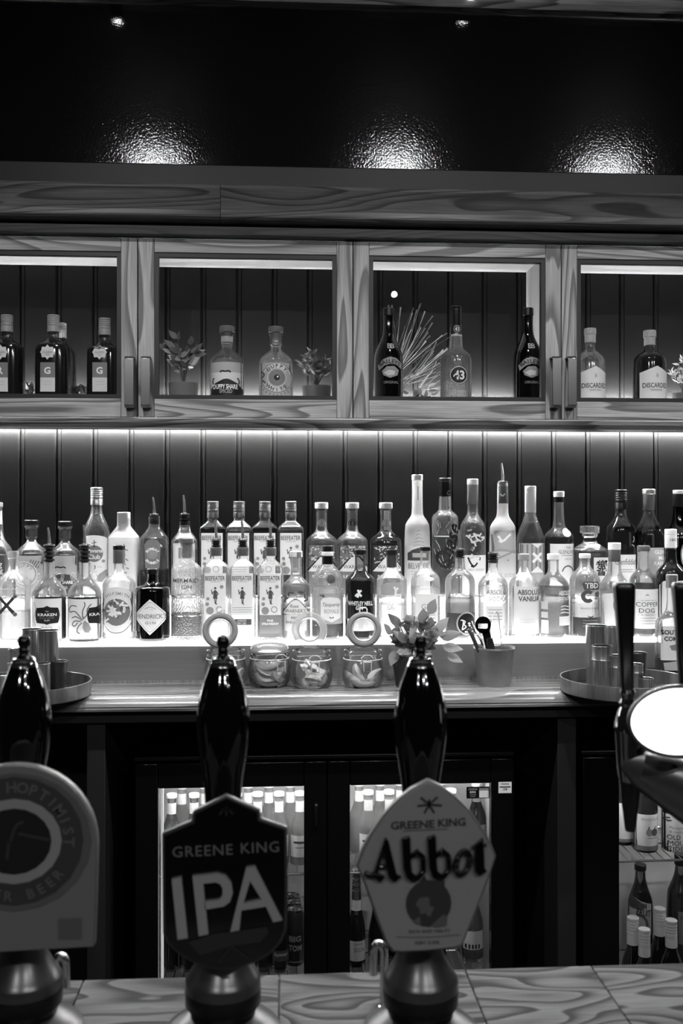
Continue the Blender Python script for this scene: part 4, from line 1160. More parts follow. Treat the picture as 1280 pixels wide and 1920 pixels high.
def d(f):
    f.shape([(1083, 1092), (1088, 1089), (1114, 1089), (1118, 1096), (1116, 1104), (1086, 1104)], 'ink_grey', name='print', sub=True, lift=.0006); f.text('TBD', 1101, 1096, w=26, h=10, mat='ink_white', bold=.02, lift=.001)
    f.ring(1093, 1116, 5, 12, 'ink_grey', a0=40, a1=320); f.disc(1112, 1112, 5, 'ink_grey', name='print', sub=True, lift=.0006); f.ring(1093, 1116, 4, 5, 'ink_white', a0=40, a1=320, lift=.001); f.text('BLACK ROPE', 1098, 1138, w=34, h=3, mat='ink_grey')
    f.rect(1070, 1122, 1155, 1189, 'paper_dark'); tinybars(f, 1084, 1112, (1160, 1165, 1170), 'ink_light'); f.stroke([[(1093, 1152), (1098, 1155), (1104, 1152)]], 1.6, 'ink')
bottle('spirit_bottle', 'clear bottle with ornate curled initial on its shoulder behind the steel measures', 'L', 1096, [(1046, 9.6), (1050, 9.2), (1060, 9.6), (1066, 13), (1074, 22), (1083, 27.4), (1090, 28.6), (1192, 28.6)], ('cork', 1038, 1047, 10.8, 'white_plastic'), ('pale_liquid', 1122), glass='glass_bright', group=GL, dec=d)


def d(f):
    f.shape([(1126, 1112), (1140, 1110), (1178, 1112), (1176, 1168), (1128, 1168)], 'paper'); f.disc(1146, 1132, 6, 'ink_light', name='print', sub=True, lift=.0007, ry=12); f.shape([(1144, 1150), (1150, 1144), (1156, 1150), (1152, 1162)], 'ink_light', name='print', sub=True, lift=.0007)
bottle('whisky_bottle', 'tapered-neck clear bottle with white label partly behind the tall black tap handle', 'L', 1151.5, [(1053, 11), (1060, 11.6), (1074, 13), (1084, 19), (1094, 26.5), (1104, 28), (1192, 28)], ('cork', 1017.5, 1031, 11.8, 'white_plastic', 1053, 11.2, 'foil_grey'), ('pale_liquid', 1106), glass='glass_bright', group=GL, dec=d)


def d(f):
    f.rect(1182, 1230, 1103, 1176, 'paper'); f.text('COPPER', 1206, 1131, w=42, h=8.5, mat='ink_grey'); f.text('DOG', 1204, 1142.5, w=29, h=8.5, mat='ink_grey'); f.stroke([[(1201, 1115), (1204, 1112), (1206, 1115)]], 1.3, 'ink_grey'); tinybars(f, 1188, 1226, (1123, 1150)); tinybars(f, 1192, 1222, (1156, 1161, 1166), 'paper_grey')
bottle('whisky_bottle', 'whisky bottle with large white label between the two black tap handles', 'L', 1206, [(1033, 10.8), (1038, 10.4), (1064, 10.8), (1070, 13.5), (1076, 20), (1084, 25), (1092, 26.4), (1192, 26.4)], ('cork', 1023, 1033, 11.8, 'cap_wood'), ('amber_liquid', 1094), glass='glass_bright', group=GL, dec=d)


def d(f):
    f.shape([(1231, 1096), (1236, 1088), (1283, 1087), (1283, 1190), (1231, 1190)], 'paper'); f.text('1801', 1258, 1012, w=13, h=5, mat='ink_grey', lift=.002)
bottle('whisky_bottle', 'long white capped dark-necked bottle beside the second tap handle', 'L', 1257, [(1026, 10.4), (1034, 9.6), (1052, 10.6), (1058, 14), (1066, 22), (1075, 27), (1086, 28), (1192, 28)], ('cork', 992, 1003, 11, 'white_plastic', 1027, 10.9, 'paper'), ('dark_liquid', 1030), glass='glass_tint', group=GL, dec=d)

# ================================================================== bottles in the wall cabinets
STAR = lambda x, y, r: [(x + (r if k % 2 == 0 else r * .72) * math.cos(math.pi * k / 8), y + (r if k % 2 == 0 else r * .72) * math.sin(math.pi * k / 8)) for k in range(16)]


def clean(f, x, ch):
    f.shape(STAR(x - 4, 665, 14), 'paper_warm'); f.text('CLEAN', x - 4, 665, w=17, h=4, mat='ink_grey'); f.text('CO', x - 4, 670, w=6, h=3, mat='ink_grey')
    f.rect(x - 17, x + 10, 684, 712, 'paper_mid'); f.text(ch, x - 4, 699, h=13, mat='ink_white', bold=.03); f.rect(x - 17, x + 10, 712, 738, 'paper_warm', name='print', sub=True, lift=.0007); tinybars(f, x - 10, x + 4, (719, 724), 'ink_light')
CLN = [(622, 9.8), (630, 9.2), (636, 10), (642, 18), (648, 28), (653, 31), (760, 31)]
for i, (x, ch, dy, lb) in enumerate(((13, 'R', 0, 'R initial at the picture edge'), (100, 'G', 0, 'G initial, half hiding another bottle'), (196, 'G', 6, 'G initial, next to the cabinet handles'))):
    bottle('alcohol_free_spirit_bottle', 'dark square-shouldered cabinet bottle with star badge and ' + lb, 'C', x, [(y + dy, r) for y, r in CLN], ('screw', 591 + dy, 623 + dy, 11.2, 'grey_plastic'), ('dark_liquid', 655), n=3.5, glass='glass_tint', group=GC, dec=lambda f, x=x, ch=ch: clean(f, x, ch))
bottle('alcohol_free_spirit_bottle', 'bottle with pale cap peeping from behind the G bottle in the cabinet', (2.755, 1.826), 115, [(634, 9), (645, 10), (654, 20), (662, 26), (760, 26)], ('screw', 606, 635, 9.6, 'white_plastic'), ('dark_liquid', 660), n=3.5, glass='glass_tint', group=GC)
DUP = [(624, 13), (629, 12), (631, 11), (643, 11), (646, 11.6), (648, 9.6), (655, 9.6), (662, 18), (670, 28), (679, 32), (760, 32)]


def d(f):
    f.rect(397, 455, 683, 752, 'paper_warm'); f.rect(397, 455, 683, 702, 'paper_grey', name='print', sub=True, lift=.0007); f.shape([(397, 732), (405, 722), (420, 715), (426, 714), (432, 715), (446, 722), (455, 732), (455, 752), (397, 752)], 'ink', name='print', sub=True, lift=.0009)
    f.text('DUPPY SHARE', 424, 728.5, w=45, h=9, mat='ink_white', bold=.025, lift=.0013); f.text('SPICED', 425, 737, w=24, h=7, mat='ink_light', bold=.025, lift=.0013); f.stroke([[(414, 702), (418, 699), (424, 701), (430, 699), (434, 702)]], 3, 'ink'); f.stroke([[(403, 712), (400, 718), (402, 724)], [(446, 712), (450, 718), (448, 724)]], 3, 'ink_grey')
bottle('rum_bottle', 'cabinet rum bottle with black hill label beside the broad-leaf potted plant', 'C', 425.5, DUP, ('cork', 612, 624, 14, 'cap_wood', 643, 11.2, 'paper_grey'), ('pale_liquid', 676), group=GC, dec=d)


def d(f):
    f.rect(488, 545, 684, 752, 'paper_grey'); f.ring(519, 712, 17, 27, 'paper_warm', lift=.0007); f.ring(519, 712, 27, 28, 'ink_grey', lift=.0009); f.disc(519, 712, 15, 'paper_mid', name='print', sub=True, lift=.0007); f.disc(519, 712, 5.6, 'ink', name='print', sub=True, lift=.0010); f.disc(520.5, 710.5, 1.6, 'ink_white', name='print', sub=True, lift=.0013)
    f.arc_text('DUPPY', 519, 712, 22, 7, -44, 22, 'ink_grey', .03, lift=.0012); f.arc_text('WHITE', 519, 712, 22, 7, 224, -22, 'ink_grey', .03, lift=.0012, inward=True); f.stroke([[(490, 700), (497, 706), (491, 712)], [(492, 716), (498, 722)]], 3, 'ink_grey', lift=.0012); f.stroke([[(519 + 30 * math.cos(a), 712 + 30 * math.sin(a)), (519 + 35 * math.cos(a), 712 + 35 * math.sin(a))] for a in [k * .22 for k in range(15)]], 1, 'ink_grey', lift=.0012)
bottle('rum_bottle', 'cabinet rum bottle with a round eye emblem beside the frilly potted plant', 'C', 517, [(y + 1, r) for y, r in DUP], ('cork', 613, 625, 14, 'cap_wood', 644, 10.8, 'paper_grey'), ('gin', 677), group=GC, glass='glass_bright', dec=d)
BAI = [(592, 10.2), (606, 9.6), (624, 10.4), (634, 13), (648, 20), (662, 25.6), (676, 27.4), (760, 27.4)]


def bail(f, x):
    z = [(x - 22, 688), (x - 12, 677), (x, 673), (x + 12, 675), (x + 23, 684), (x + 22, 694), (x + 10, 687), (x, 686), (x - 10, 689), (x - 20, 698)]
    f.shape(z, 'ink_light'); f.arc_text('BAILEYS', x, 712, 31, 8, -33, 11, 'ink', .02)
    f.shape([(x - 15, 699), (x - 6, 691), (x + 8, 690), (x + 17, 697), (x + 14, 707), (x, 712), (x - 12, 707)], 'ink_light'); f.shape([(x - 12, 702), (x - 2, 697), (x + 10, 699), (x + 8, 706), (x - 4, 708)], 'paper_warm', name='print', sub=True, lift=.0008); f.text('ORIGINAL', x + 2, 720, w=28, h=5, mat='ink_light')
    f.host = f.root; f.text('B', x - 1, 652, h=10, mat='ink_light', bold=.03); f.text('B', x + 5, 652, h=10, mat='ink_light', bold=.03)
for x, lb in ((728, 'in front of the spiky plant'), (989, 'against the cabinet side panel')):
    bottle('liqueur_bottle', 'black cream liqueur bottle with oval scene label ' + lb, 'C', x, BAI, ('cork', 578, 593, 10.7, 'black_plastic'), None, glass='black_glass', group=GC, dec=lambda f, x=x: bail(f, x))


def d(f):
    f.rect(844, 865, 612, 627, 'ink', name='neck_label', lift=.0012); f.ring(854.5, 619, 5.5, 6.5, 'ink_light', lift=.0016); f.text('43', 854.5, 619, w=8, h=7, mat='ink_white', lift=.0018); f.rect(844, 865, 629, 632, 'paper_grey', name='neck_label', lift=.0012); f.host = f.root
    f.disc(855, 707, 17, 'ink'); f.ring(855, 707, 15, 16.2, 'paper_warm'); f.text('43', 855, 707, w=21, h=17, mat='ink_white', bold=.03); f.host = f.root; q = random.Random(9)
    f.stroke([[(840 + k * 4, 735), (840 + k * 4, 760)] for k in range(9)], 1.2, 'ink_light')
bottle('liqueur_bottle', 'clear faceted liqueur bottle with black capped neck and round number label', 'C', 854.5, [(611, 10.6), (616, 11.6), (630, 11.6), (636, 12), (652, 13), (658, 17), (664, 25), (671, 28.6), (678, 29.4), (760, 29.4)], ('cork', 574, 580, 9.6, 'black_plastic', 612, 9.8, 'black_plastic'), ('pale_liquid', 668), group=GC, glass='glass_bright', dec=d)


def disc_(f, x, w_, txt):
    f.shape([(x - w_, 702), (x + 2, 690), (x + w_, 702), (x + w_, 755), (x - w_, 755)], 'paper_warm'); f.text('DISCARDED', x + 1, 726, w=w_ * 1.8, h=9, mat='ink', bold=.01); f.text(txt, x + 1, 734.5, w=w_ * .85, h=3, mat='ink_grey'); f.shape([(x - 1, 709), (x + 2, 702), (x + 5, 709), (x + 2, 712)], 'paper_grey', name='print', sub=True, lift=.0007)
bottle('vodka_bottle', 'clear cabinet bottle with pointed pale label and bold black lettering', 'C', 1106, [(642, 9.4), (650, 9.2), (657, 10), (662, 17), (670, 25), (680, 28), (760, 28)], ('cork', 616, 628, 11.2, 'cork', 643, 10.2, 'paper_grey'), ('gin', 697), group=GC, dec=lambda f: disc_(f, 1106, 25.5, 'GRAPE SKIN'))
bottle('rum_bottle', 'dark cabinet bottle with pointed pale label and bold black lettering', 'C', 1217.5, [(647, 9.4), (652, 9.2), (659, 11), (663, 20), (670, 28), (680, 30.6), (760, 30.6)], ('cork', 620, 633, 11.8, 'cork', 648, 10.4, 'paper_grey'), ('dark_liquid', 664), group=GC, glass='glass_tint', dec=lambda f: disc_(f, 1218.5, 26.5, 'BANANA PEEL'))
# ================================================================== things on the back counter
def proj(X, Y, Z):
    dpt = X * SA + Y * CA
    return 640 + F * (X * CA - Y * SA) / dpt, 960 - F * (Z - EYE) / dpt


def lp(f, pts):
    """(y, r) pixels -> (r, z) metres"""
    return [(r / f[1], (f[0] - y) / f[1]) for y, r in pts]


def frame(cx, Y, z0):
    s = S(cx, Y)
    return (960 + (EYE - z0) * s, s)


G('rubber_seal', 135, .6); G('citrus_flesh', 238, .4); G('citrus_rind', 120, .5); G('citrus_mid', 205, .4); G('fruit_dark', 70, .4)
_half = [(math.cos(math.pi * k / 8), math.sin(math.pi * k / 8)) for k in range(9)]


def wedge_mesh(nm):
    """crescent wedge of citrus: curved rind, two flat cut faces meeting in an edge"""
    m = MB(); vs = []; fs = []
    for k in range(9):
        a = math.pi * k / 8
        for b in (-.5, 0, .5):
            r = 1.0; w_ = math.sin(a) * .55
            vs.append((-math.cos(a), b * 2 * w_ * .9, -math.sin(a) * (1 if b == 0 else .8) * .75))
    for k in range(8):
        for j in range(2): fs.append((k * 3 + j, (k + 1) * 3 + j, (k + 1) * 3 + j + 1, k * 3 + j + 1))
    i0 = len(vs); vs += [(-1, 0, 0), (0, 0, .08), (1, 0, 0)]
    for k in range(8):
        fs.append((k * 3, i0 + 1, (k + 1) * 3)); fs.append((k * 3 + 2, (k + 1) * 3 + 2, i0 + 1))
    return m.add(vs, fs).mesh(nm, 40)


WM = wedge_mesh('citrus_wedge')


def jar(label, cx, by, lid, fruit, flabel, fname, fmats, fpos):
    X, Y, _ = on_plane(cx, by - 6, CT)
    yb, s = frame(cx, Y, CT)
    j = thing('clip_jar', label, 'jar', (X, Y, CT), group='clip-top jars on the back counter')
    o = yb - 1286
    P1 = [(1217, 33), (1219, 35.5), (1223, 35.5), (1225, 34), (1228, 36), (1231, 36), (1234, 35), (1240, 37), (1252, 39.5), (1265, 40), (1277, 38), (1284, 33), (1286, 28)]
    out = lp((yb, s), [(y + o, r) for y, r in P1])
    MB().lathe(out + [(0, .001)], 32, caps=False).build('glass_body', 'glass_jar', j)
    MB().lathe([(r - .003, z) for r, z in out[:1]] + [(max(r - .003, .004), max(z, .006)) for r, z in out[1:]] + [(0, .006)], 32, caps=False).build('inner_wall', 'glass_jar', j)
    zr = (yb - (1221 + o)) / s; R_ = 35 / s
    if lid[0] == 'open':
        lx, ly, ring = lid[1:]
        l = part_empty('lid', j, ((lx - cx) / s, .040, (yb - ly - o * 0) / s)); l.rotation_euler = (R(-8), 0, 0)
        MB().ring_tube((0, 0, 0), 28 / s, 6.0 / s, 36, 10).build('lid_rim', ring, l)
        MB().ring_tube((0, -.003, 0), 21.5 / s, 1.8 / s, 32, 8).build('lid_step', 'wire_bright', l)
        m = MB(); m.lathe([(21.5 / s, 0), (20 / s, .005), (12 / s, .008), (0, .009)], 28, caps=False)
        m.v = [(x, -z, y) for x, y, z in m.v]; m.build('lid_dome', 'glass_jar', l)
        m = MB(); m.tube([(-7 / s, .004, 30 / s), (-7 / s, .004, 39 / s), (-5 / s, .004, 42 / s), (5 / s, .004, 42 / s), (7 / s, .004, 39 / s), (7 / s, .004, 30 / s)], 1.3 / s, 6); m.build('wire_hinge', 'wire_bright', l)
    else:
        MB().lathe([(r / s, zr + z / s) for r, z in ((22, 13), (30, 12), (34, 9), (36, 5), (36, 2), (34, 0))], 32).build('lid', 'glass_lid', j)
        MB().lathe([(37 / s, zr + 1.5 / s), (37.4 / s, zr), (37 / s, zr - 1.5 / s)], 32, caps=False).build('rubber_seal', 'rubber_seal', j)
    m = MB(); r1 = 1.1 / s; yf = -38 / s                   # wire clasp on the front
    zc_ = (yb - (1236 + o)) / s; w_ = 9 / s; ox = lid[-1] if lid[0] == 'shut' else 0; ox = (ox or 0) / s if lid[0] == 'shut' else 5 / s
    m.tube([(ox - w_, yf, zc_), (ox - w_ * 1.2, yf - .002, zc_ + 8 / s), (ox - w_ * .5, yf - .003, zc_ + 13 / s), (ox + w_ * .5, yf - .003, zc_ + 13 / s), (ox + w_ * 1.2, yf - .002, zc_ + 8 / s), (ox + w_, yf, zc_), (ox - w_, yf, zc_)], r1, 6)
    m.tube([(ox - w_ * .8, yf - .002, zc_ + 2 / s), (ox - w_ * .7, yf - .004, zc_ - 17 / s), (ox + w_ * .8, yf - .004, zc_ - 17 / s), (ox + w_ * .8, yf - .002, zc_ + 2 / s)], r1, 6)
    m.build('wire_clasp', 'wire_bright', j)
    m = MB(); m.ring_tube((0, 0, (yb - (1234 + o)) / s), 36 / s, 1.0 / s, 36, 6, axis='z'); m.build('wire_band', 'wire_bright', j)
    for i, (fx, fy, fz, sz, rx, ry, rz) in enumerate(fruit):
        me = WM.copy() if i < len(fmats) else bpy.data.meshes[fname + '_base']
        if i < len(fmats):
            me.materials.clear(); me.materials.append(MATS[fmats[i]])
            if i == 0: me.name = fname + '_base'
        q = bpy.data.objects.new(fname, me); COL.objects.link(q)
        q.location = (X + fx / s, Y + fy / s, CT + fz / s); q.rotation_euler = (R(rx), R(ry), R(rz)); q.scale = (sz / s,) * 3
        tag(q, fpos[i] + ' ' + flabel, 'fruit', flabel)
    return j


fq = random.Random(11)
jar('glass clip jar with its lid open, half hidden behind the middle pump handle', 423, 1292, ('open', 411, 1186, 'rubber_seal'),
    [(0, 0, 42, 22, 20, 10, 30), (-12, -4, 24, 18, 10, 40, 80), (14, -6, 24, 22, 0, -30, 10)], 'pale citrus wedge in the open jar behind the middle pump handle', 'lemon_wedge', ['citrus_flesh'], ['topmost', 'lower handle-side', 'lower clasp-side'])
jar('closed glass clip jar packed with stacked citrus crescents', 505, 1291, ('shut', 22),
    [(-4, -8, 16, 27, 0, 6, 6), (-2, -8, 26, 28, 0, -4, -8), (2, -8, 37, 27, 0, 5, 10), (-3, -6, 47, 25, 0, -6, 0), (16, -14, 22, 18, 20, 30, 50), (10, 12, 30, 24, 10, 0, 100)], 'orange crescent stacked inside the closed clip jar', 'orange_slice', ['citrus_mid'], ['bottom', 'second-lowest', 'second-highest', 'top', 'small tilted', 'rearmost'])
jar('glass clip jar of pale wedges with a clear open lid', 584, 1293, ('open', 581, 1184, 'glass_lid'),
    [(-18, -10, 15, 17, 30, 20, 20), (2, -16, 13, 17, 200, 10, -20), (20, -10, 15, 17, 20, -30, 60), (-16, -6, 32, 16, 190, 0, 90), (4, -14, 30, 18, 10, 20, 0), (19, -4, 33, 16, 30, 10, -50), (0, 8, 44, 17, 0, 30, 40), (-8, 10, 20, 18, 0, 0, 70)], 'pale lemon chunk inside the jar with a clear open lid', 'lemon_chunk', ['citrus_flesh'], ['bottom crescent-jar-side', 'bottom middle', 'bottom lime-jar-side', 'upper crescent-jar-side', 'upper middle', 'upper lime-jar-side', 'topmost', 'hindmost'])
jar('glass clip jar of sliced limes whose open lid has a grey rubber ring', 680, 1292, ('open', 684, 1184, 'rubber_seal'),
    [(22, -12, 24, 17, 60, -30, 30), (-20, -10, 22, 18, 40, 30, -20), (0, -14, 12, 24, 0, 4, 5), (-4, 0, 26, 20, 0, 60, 20), (14, 4, 14, 18, 20, 0, 80)], 'lime slice inside the jar with the grey-ringed lid', 'lime_slice', ['citrus_flesh'], ['upright plant-side', 'upright far-from-plant', 'flat bottom', 'middle standing', 'low rear'])


# ------------------------------------------------------------------ leaves
def leaf_mesh(nm, wd=.42, curl=.18, tip=1.0):
    vs = []; fs = []
    for k in range(6):
        t = k / 5; w_ = wd * math.sin(math.pi * (t ** .8)) * (1 - .15 * t) * .5 + (.012 if k in (0, 5) else 0)
        y = curl * t * t
        vs += [(-w_, y - .05 * wd, t), (0, y, t), (w_, y - .05 * wd, t)]
    for k in range(5):
        for j in range(2): fs.append((k * 3 + j, k * 3 + j + 1, k * 3 + j + 4, k * 3 + j + 3))
    me = MB().add(vs, fs).mesh(nm, 60)
    return me


def put_leaf(me, mat, parent, p, dirv, size, roll=0.0):
    key = me.name + '_' + mat
    if key not in bpy.data.meshes:
        c = me.copy(); c.name = key; c.materials.clear(); c.materials.append(MATS[mat])
    o = bpy.data.objects.new('leaf', bpy.data.meshes[key]); COL.objects.link(o); o.parent = parent
    dv = Vector(dirv).normalized()
    nv = Vector((math.sin(roll * 1.3), -1, .35 + .5 * math.cos(roll * 5)))          # blades turn their faces to the light of the room
    nv = (nv - dv * nv.dot(dv)).normalized(); xv = nv.cross(dv)
    M = Matrix(((xv.x, nv.x, dv.x), (xv.y, nv.y, dv.y), (xv.z, nv.z, dv.z)))
    o.rotation_mode = 'QUATERNION'; o.rotation_quaternion = M.to_quaternion()
    o.location = p; o.scale = (size, size, size)
    return o


def LEAF(name, v, trans=.35):
    m, nt, b = new_mat(name)
    b.inputs['Base Color'].default_value = grey(v); b.inputs['Roughness'].default_value = .45
    N = nt.nodes.new; tl = N('ShaderNodeBsdfTranslucent'); tl.inputs[0].default_value = grey(min(255, v * 1.15))
    mx = N('ShaderNodeMixShader'); mx.inputs[0].default_value = trans
    nt.links.new(b.outputs[0], mx.inputs[1]); nt.links.new(tl.outputs[0], mx.inputs[2]); nt.links.new(mx.outputs[0], nt.nodes['Material Output'].inputs[0])
    tc = N('ShaderNodeTexCoord'); n = N('ShaderNodeTexNoise'); n.inputs['Scale'].default_value = 6; nt.links.new(tc.outputs['Object'], n.inputs['Vector'])
    r = N('ShaderNodeMapRange'); r.inputs['To Min'].default_value = lin(v) * .7; r.inputs['To Max'].default_value = lin(v) * 1.25; nt.links.new(n.outputs['Fac'], r.inputs['Value']); nt.links.new(r.outputs[0], b.inputs['Base Color'])


LEAF('leaf_mid', 112); LEAF('leaf_dark', 84); LEAF('leaf_pale', 145); LEAF('leaf_white', 225)
OVAL = leaf_mesh('oval_leaf', .62, .22); SLIM = leaf_mesh('slim_leaf', .34, .2); BLADE = leaf_mesh('blade_leaf', .016, .25)
G('pot_dark', 40, .5); G('pot_clay', 95, .7); G('soil', 20, .9); G('stem', 60, .6)

X, Y, _ = on_plane(772, 1286, CT); yb, s = frame(772, Y, CT)
pl = thing('potted_plant', 'leafy potted plant on the back counter beside the citrus jars', 'plant', (X, Y, CT))
MB().lathe(lp((yb, s), [(1226, 33), (1224, 36), (1226, 38), (1232, 38), (1288, 30)]) , 28).build('pot', 'pot_dark', pl)
MB().lathe([(34 / s, (yb - 1230) / s), (0, (yb - 1229) / s)], 20, caps=False).build('soil', 'soil', pl)
pq = random.Random(21)
m = MB()
heads = []
for k in range(9):
    a = 2 * math.pi * k / 9 + .3; rr = pq.uniform(18, 52); hz = pq.uniform(50, 92)
    e = (rr * math.cos(a) / s + 8 / s, rr * .3 * math.sin(a) / s - .012, (48 + hz) / s)
    st = MB(); st.tube([(6 * math.cos(a) / s, 6 * math.sin(a) / s, 46 / s), (e[0] * .5, e[1] * .5, (46 + hz * .6) / s), e], [1.3 / s, 1.1 / s, .7 / s], 6)
    st.build('stem', 'stem', pl); heads.append(e)
for k in range(72):
    e = heads[k % 9]; a = pq.uniform(0, 2 * math.pi); f_ = pq.uniform(.35, 1.0)
    p = (e[0] * f_, e[1] * f_, 46 / s + (e[2] - 46 / s) * f_)
    d_ = (math.cos(a) * .9 + e[0] * s / 60, math.sin(a) * .5 - .45, pq.uniform(-.5, .55))
    put_leaf(OVAL, pq.choice(['leaf_mid', 'leaf_mid', 'leaf_pale', 'leaf_dark']), pl, p, d_, pq.uniform(22, 36) / s, pq.uniform(-.6, .6))
for px, py, dx, dz, sz, mt in ((779, 1204, -.55, .85, 40, 'leaf_pale'), (765, 1197, -1, .35, 42, 'leaf_mid'), (820, 1190, 1, .05, 44, 'leaf_mid'), (826, 1206, 1, -.35, 40, 'leaf_pale'), (770, 1212, -1, -.3, 36, 'leaf_pale'), (812, 1180, .8, .7, 38, 'leaf_pale'), (790, 1168, -.1, 1, 36, 'leaf_mid'), (740, 1215, -.4, -1, 34, 'leaf_mid'), (733, 1185, -.7, .6, 30, 'leaf_mid'), (835, 1222, .8, -.6, 34, 'leaf_pale'), (800, 1150, .4, .9, 36, 'leaf_mid')):
    put_leaf(OVAL, mt, pl, ((px - 772) / s, -22 / s, (yb - py) / s), (dx, -.35, dz), sz / s, 0)

# ------------------------------------------------------------------ bucket of bar tools
G('galvanised', 150, .36, .6, vary=.15, vscale=30)
BX, BY, _ = on_plane(926, 1284, CT); yb, s = frame(926, BY, CT)
b = thing('metal_bucket', 'small galvanised bucket holding bar tools on the counter', 'bucket', (BX, BY, CT))
MB().lathe(lp((yb, s), [(1216, 35.5), (1214, 37), (1212, 38.5), (1215, 39), (1217, 37.5), (1283, 30.5), (1285, 31), (1286, 30)]) + [(0, .001)], 32, caps=False).build('bucket_wall', 'galvanised', b)
MB().lathe(lp((yb, s), [(1216, 35.5), (1270, 30.5), (1280, 29)]) + [(0, .006)], 32, caps=False).build('inner_wall', 'galvanised', b)


def at(px, py, dy):
    return ((px - 926) / s, dy / s, (yb - py) / s)


def tool(name, label, cat='bar tool'):
    return thing(name, label, cat, (BX, BY, CT), group=None)


t = tool('bottle_opener', 'black bar-blade bottle opener with a round slotted head in the bucket', 'bottle opener')
m = MB(); vs = []; fs = []; n_ = 24                              # round head with a slot, flat blade
hx, hz = at(904, 1171, 0)[0], at(904, 1171, 0)[2]
for k in range(n_):
    a = 2 * math.pi * k / n_; c_, s_ = math.cos(a), math.sin(a)
    ix, iz = max(-9, min(9, 11 * c_)), max(-6, min(3.5, 8 * s_))
    for yy in (-6, -3): vs += [(hx + 15 * c_ / s, yy / s, hz + 16 * s_ / s), (hx + ix / s, yy / s, hz + (iz - 1) / s)]
for k in range(n_):
    a, b_ = 4 * k, 4 * ((k + 1) % n_)
    fs += [(a, b_, b_ + 1, a + 1), (a + 2, a + 3, b_ + 3, b_ + 2), (a, a + 2, b_ + 2, b_), (a + 1, b_ + 1, b_ + 3, a + 3)]
m.add(vs, fs); m.build('opener_head', 'black_gloss', t)
m = MB(); m.prism([at(902, 1184, 0)[::2], at(916, 1180, 0)[::2], at(934, 1276, 0)[::2], at(920, 1276, 0)[::2]], -6 / s, -3 / s); m.build('blade', 'black_gloss', t, bevel=.0004)
t = tool('tongs', 'bright steel ice tongs standing in the bucket', 'tongs')
for sg, (x0, x1, x2) in ((-1, (931, 918, 922)), (1, (931, 937, 941))):
    m = MB(); m.tube([at(x0, 1147, 4), at((x0 + x1) / 2, 1152, 4), at(x1, 1175, 3 + sg), at(x2, 1215, 2), at(x2 - 3, 1268, 0)], [2.5 / s, 3.2 / s, 3 / s, 2.6 / s, 2.4 / s], 8, flat=.4); m.build('tong_arm', 'spout_steel', t)
t = tool('waiters_corkscrew', 'folding corkscrew with dark handle leaning on the bucket rim', 'corkscrew')
m = MB(); m.tube([at(874, 1178, -14), at(880, 1186, -14), at(896, 1222, -12), at(912, 1262, -8)], [5 / s, 6.5 / s, 6.5 / s, 5 / s], 10, flat=.6); m.build('grip', 'paper_dark', t)
m = MB(); m.tube([at(884, 1177, -10), at(896, 1196, -10), at(908, 1220, -8)], [1.6 / s, 1.8 / s, 1.6 / s], 6); m.build('spiral', 'chrome', t)
t = tool('vegetable_peeler', 'pale plastic peeler with pierced grip in the bucket', 'peeler')
m = MB(); m.tube([at(890, 1186, -20), at(898, 1196, -20), at(905, 1222, -18), at(912, 1258, -12)], [6 / s, 7.5 / s, 6 / s, 4 / s], 10, flat=.5); m.build('grip', 'white_plastic', t)
m = MB(); m.tube([at(896, 1194, -24.5), at(900, 1206, -24)], 2.2 / s, 8); m.build('hang_hole', 'ink', t)
t = tool('paring_knife', 'black-handled knife between opener and tongs in the bucket', 'knife')
m = MB(); m.tube([at(915, 1196, -10), at(917, 1208, -10), at(922, 1228, -9), at(926, 1266, -6)], [6 / s, 7.5 / s, 6.5 / s, 4 / s], 10, flat=.6); m.build('grip', 'black_plastic', t)

# ------------------------------------------------------------------ round trays with steel measures
G('tray_steel', 140, .3, .7, vary=.45, vscale=1.0, stretch=(40, 40, 2)); G('tray_floor', 70, .35, .6)


def tray(label, cx, rp, by, name='round_tray'):
    X, Y, _ = on_plane(cx, by, CT); s = S(cx, Y)
    t = thing(name, label, 'tray', (X, Y, CT)); r = rp / s; h = .036
    MB().lathe([(r - .0015, .004), (r - .0015, h - .001), (r - .0005, h), (r + .0015, h), (r + .002, h - .002), (r, .003), (r - .003, .0004)], 64, caps=False).build('rim', 'tray_steel', t)
    MB().lathe([(r - .001, .004), (r - .001, .001)], 64).build('tray_floor', 'tray_floor', t)
    return X, Y, s


def cup(label, px, ytop, rt, rbm, Y, z0, mat='steel', ring=False, group='steel spirit measures', ext=None):
    X = P(px, 0, Y)[0]; yb, s = frame(px, Y, z0); h = (yb - ytop) / s
    c = thing('spirit_measure', label, 'measure', (X, Y, z0), group=group)
    r0, r1 = rt / s, rbm / s; w_ = .0012
    pr = [(r0 - w_, h - .0005), (r0, h), (r0 + .0004, h - .0008), (r0, h - .002)]
    if ring: pr += [(r0 * .99, h * .72), (r0 * 1.03, h * .70), (r0 * .99, h * .68)]
    pr += [(r1, .002), (r1 - .001, 0)]
    MB().lathe(pr + [(0, .0003)], 28, caps=False).build('cup_wall', mat, c)
    MB().lathe([(r0 - w_, h - .0005), (max(r1 - w_, .004), .004), (0, .004)], 28, caps=False).build('inner_wall', 'steel_dark', c)


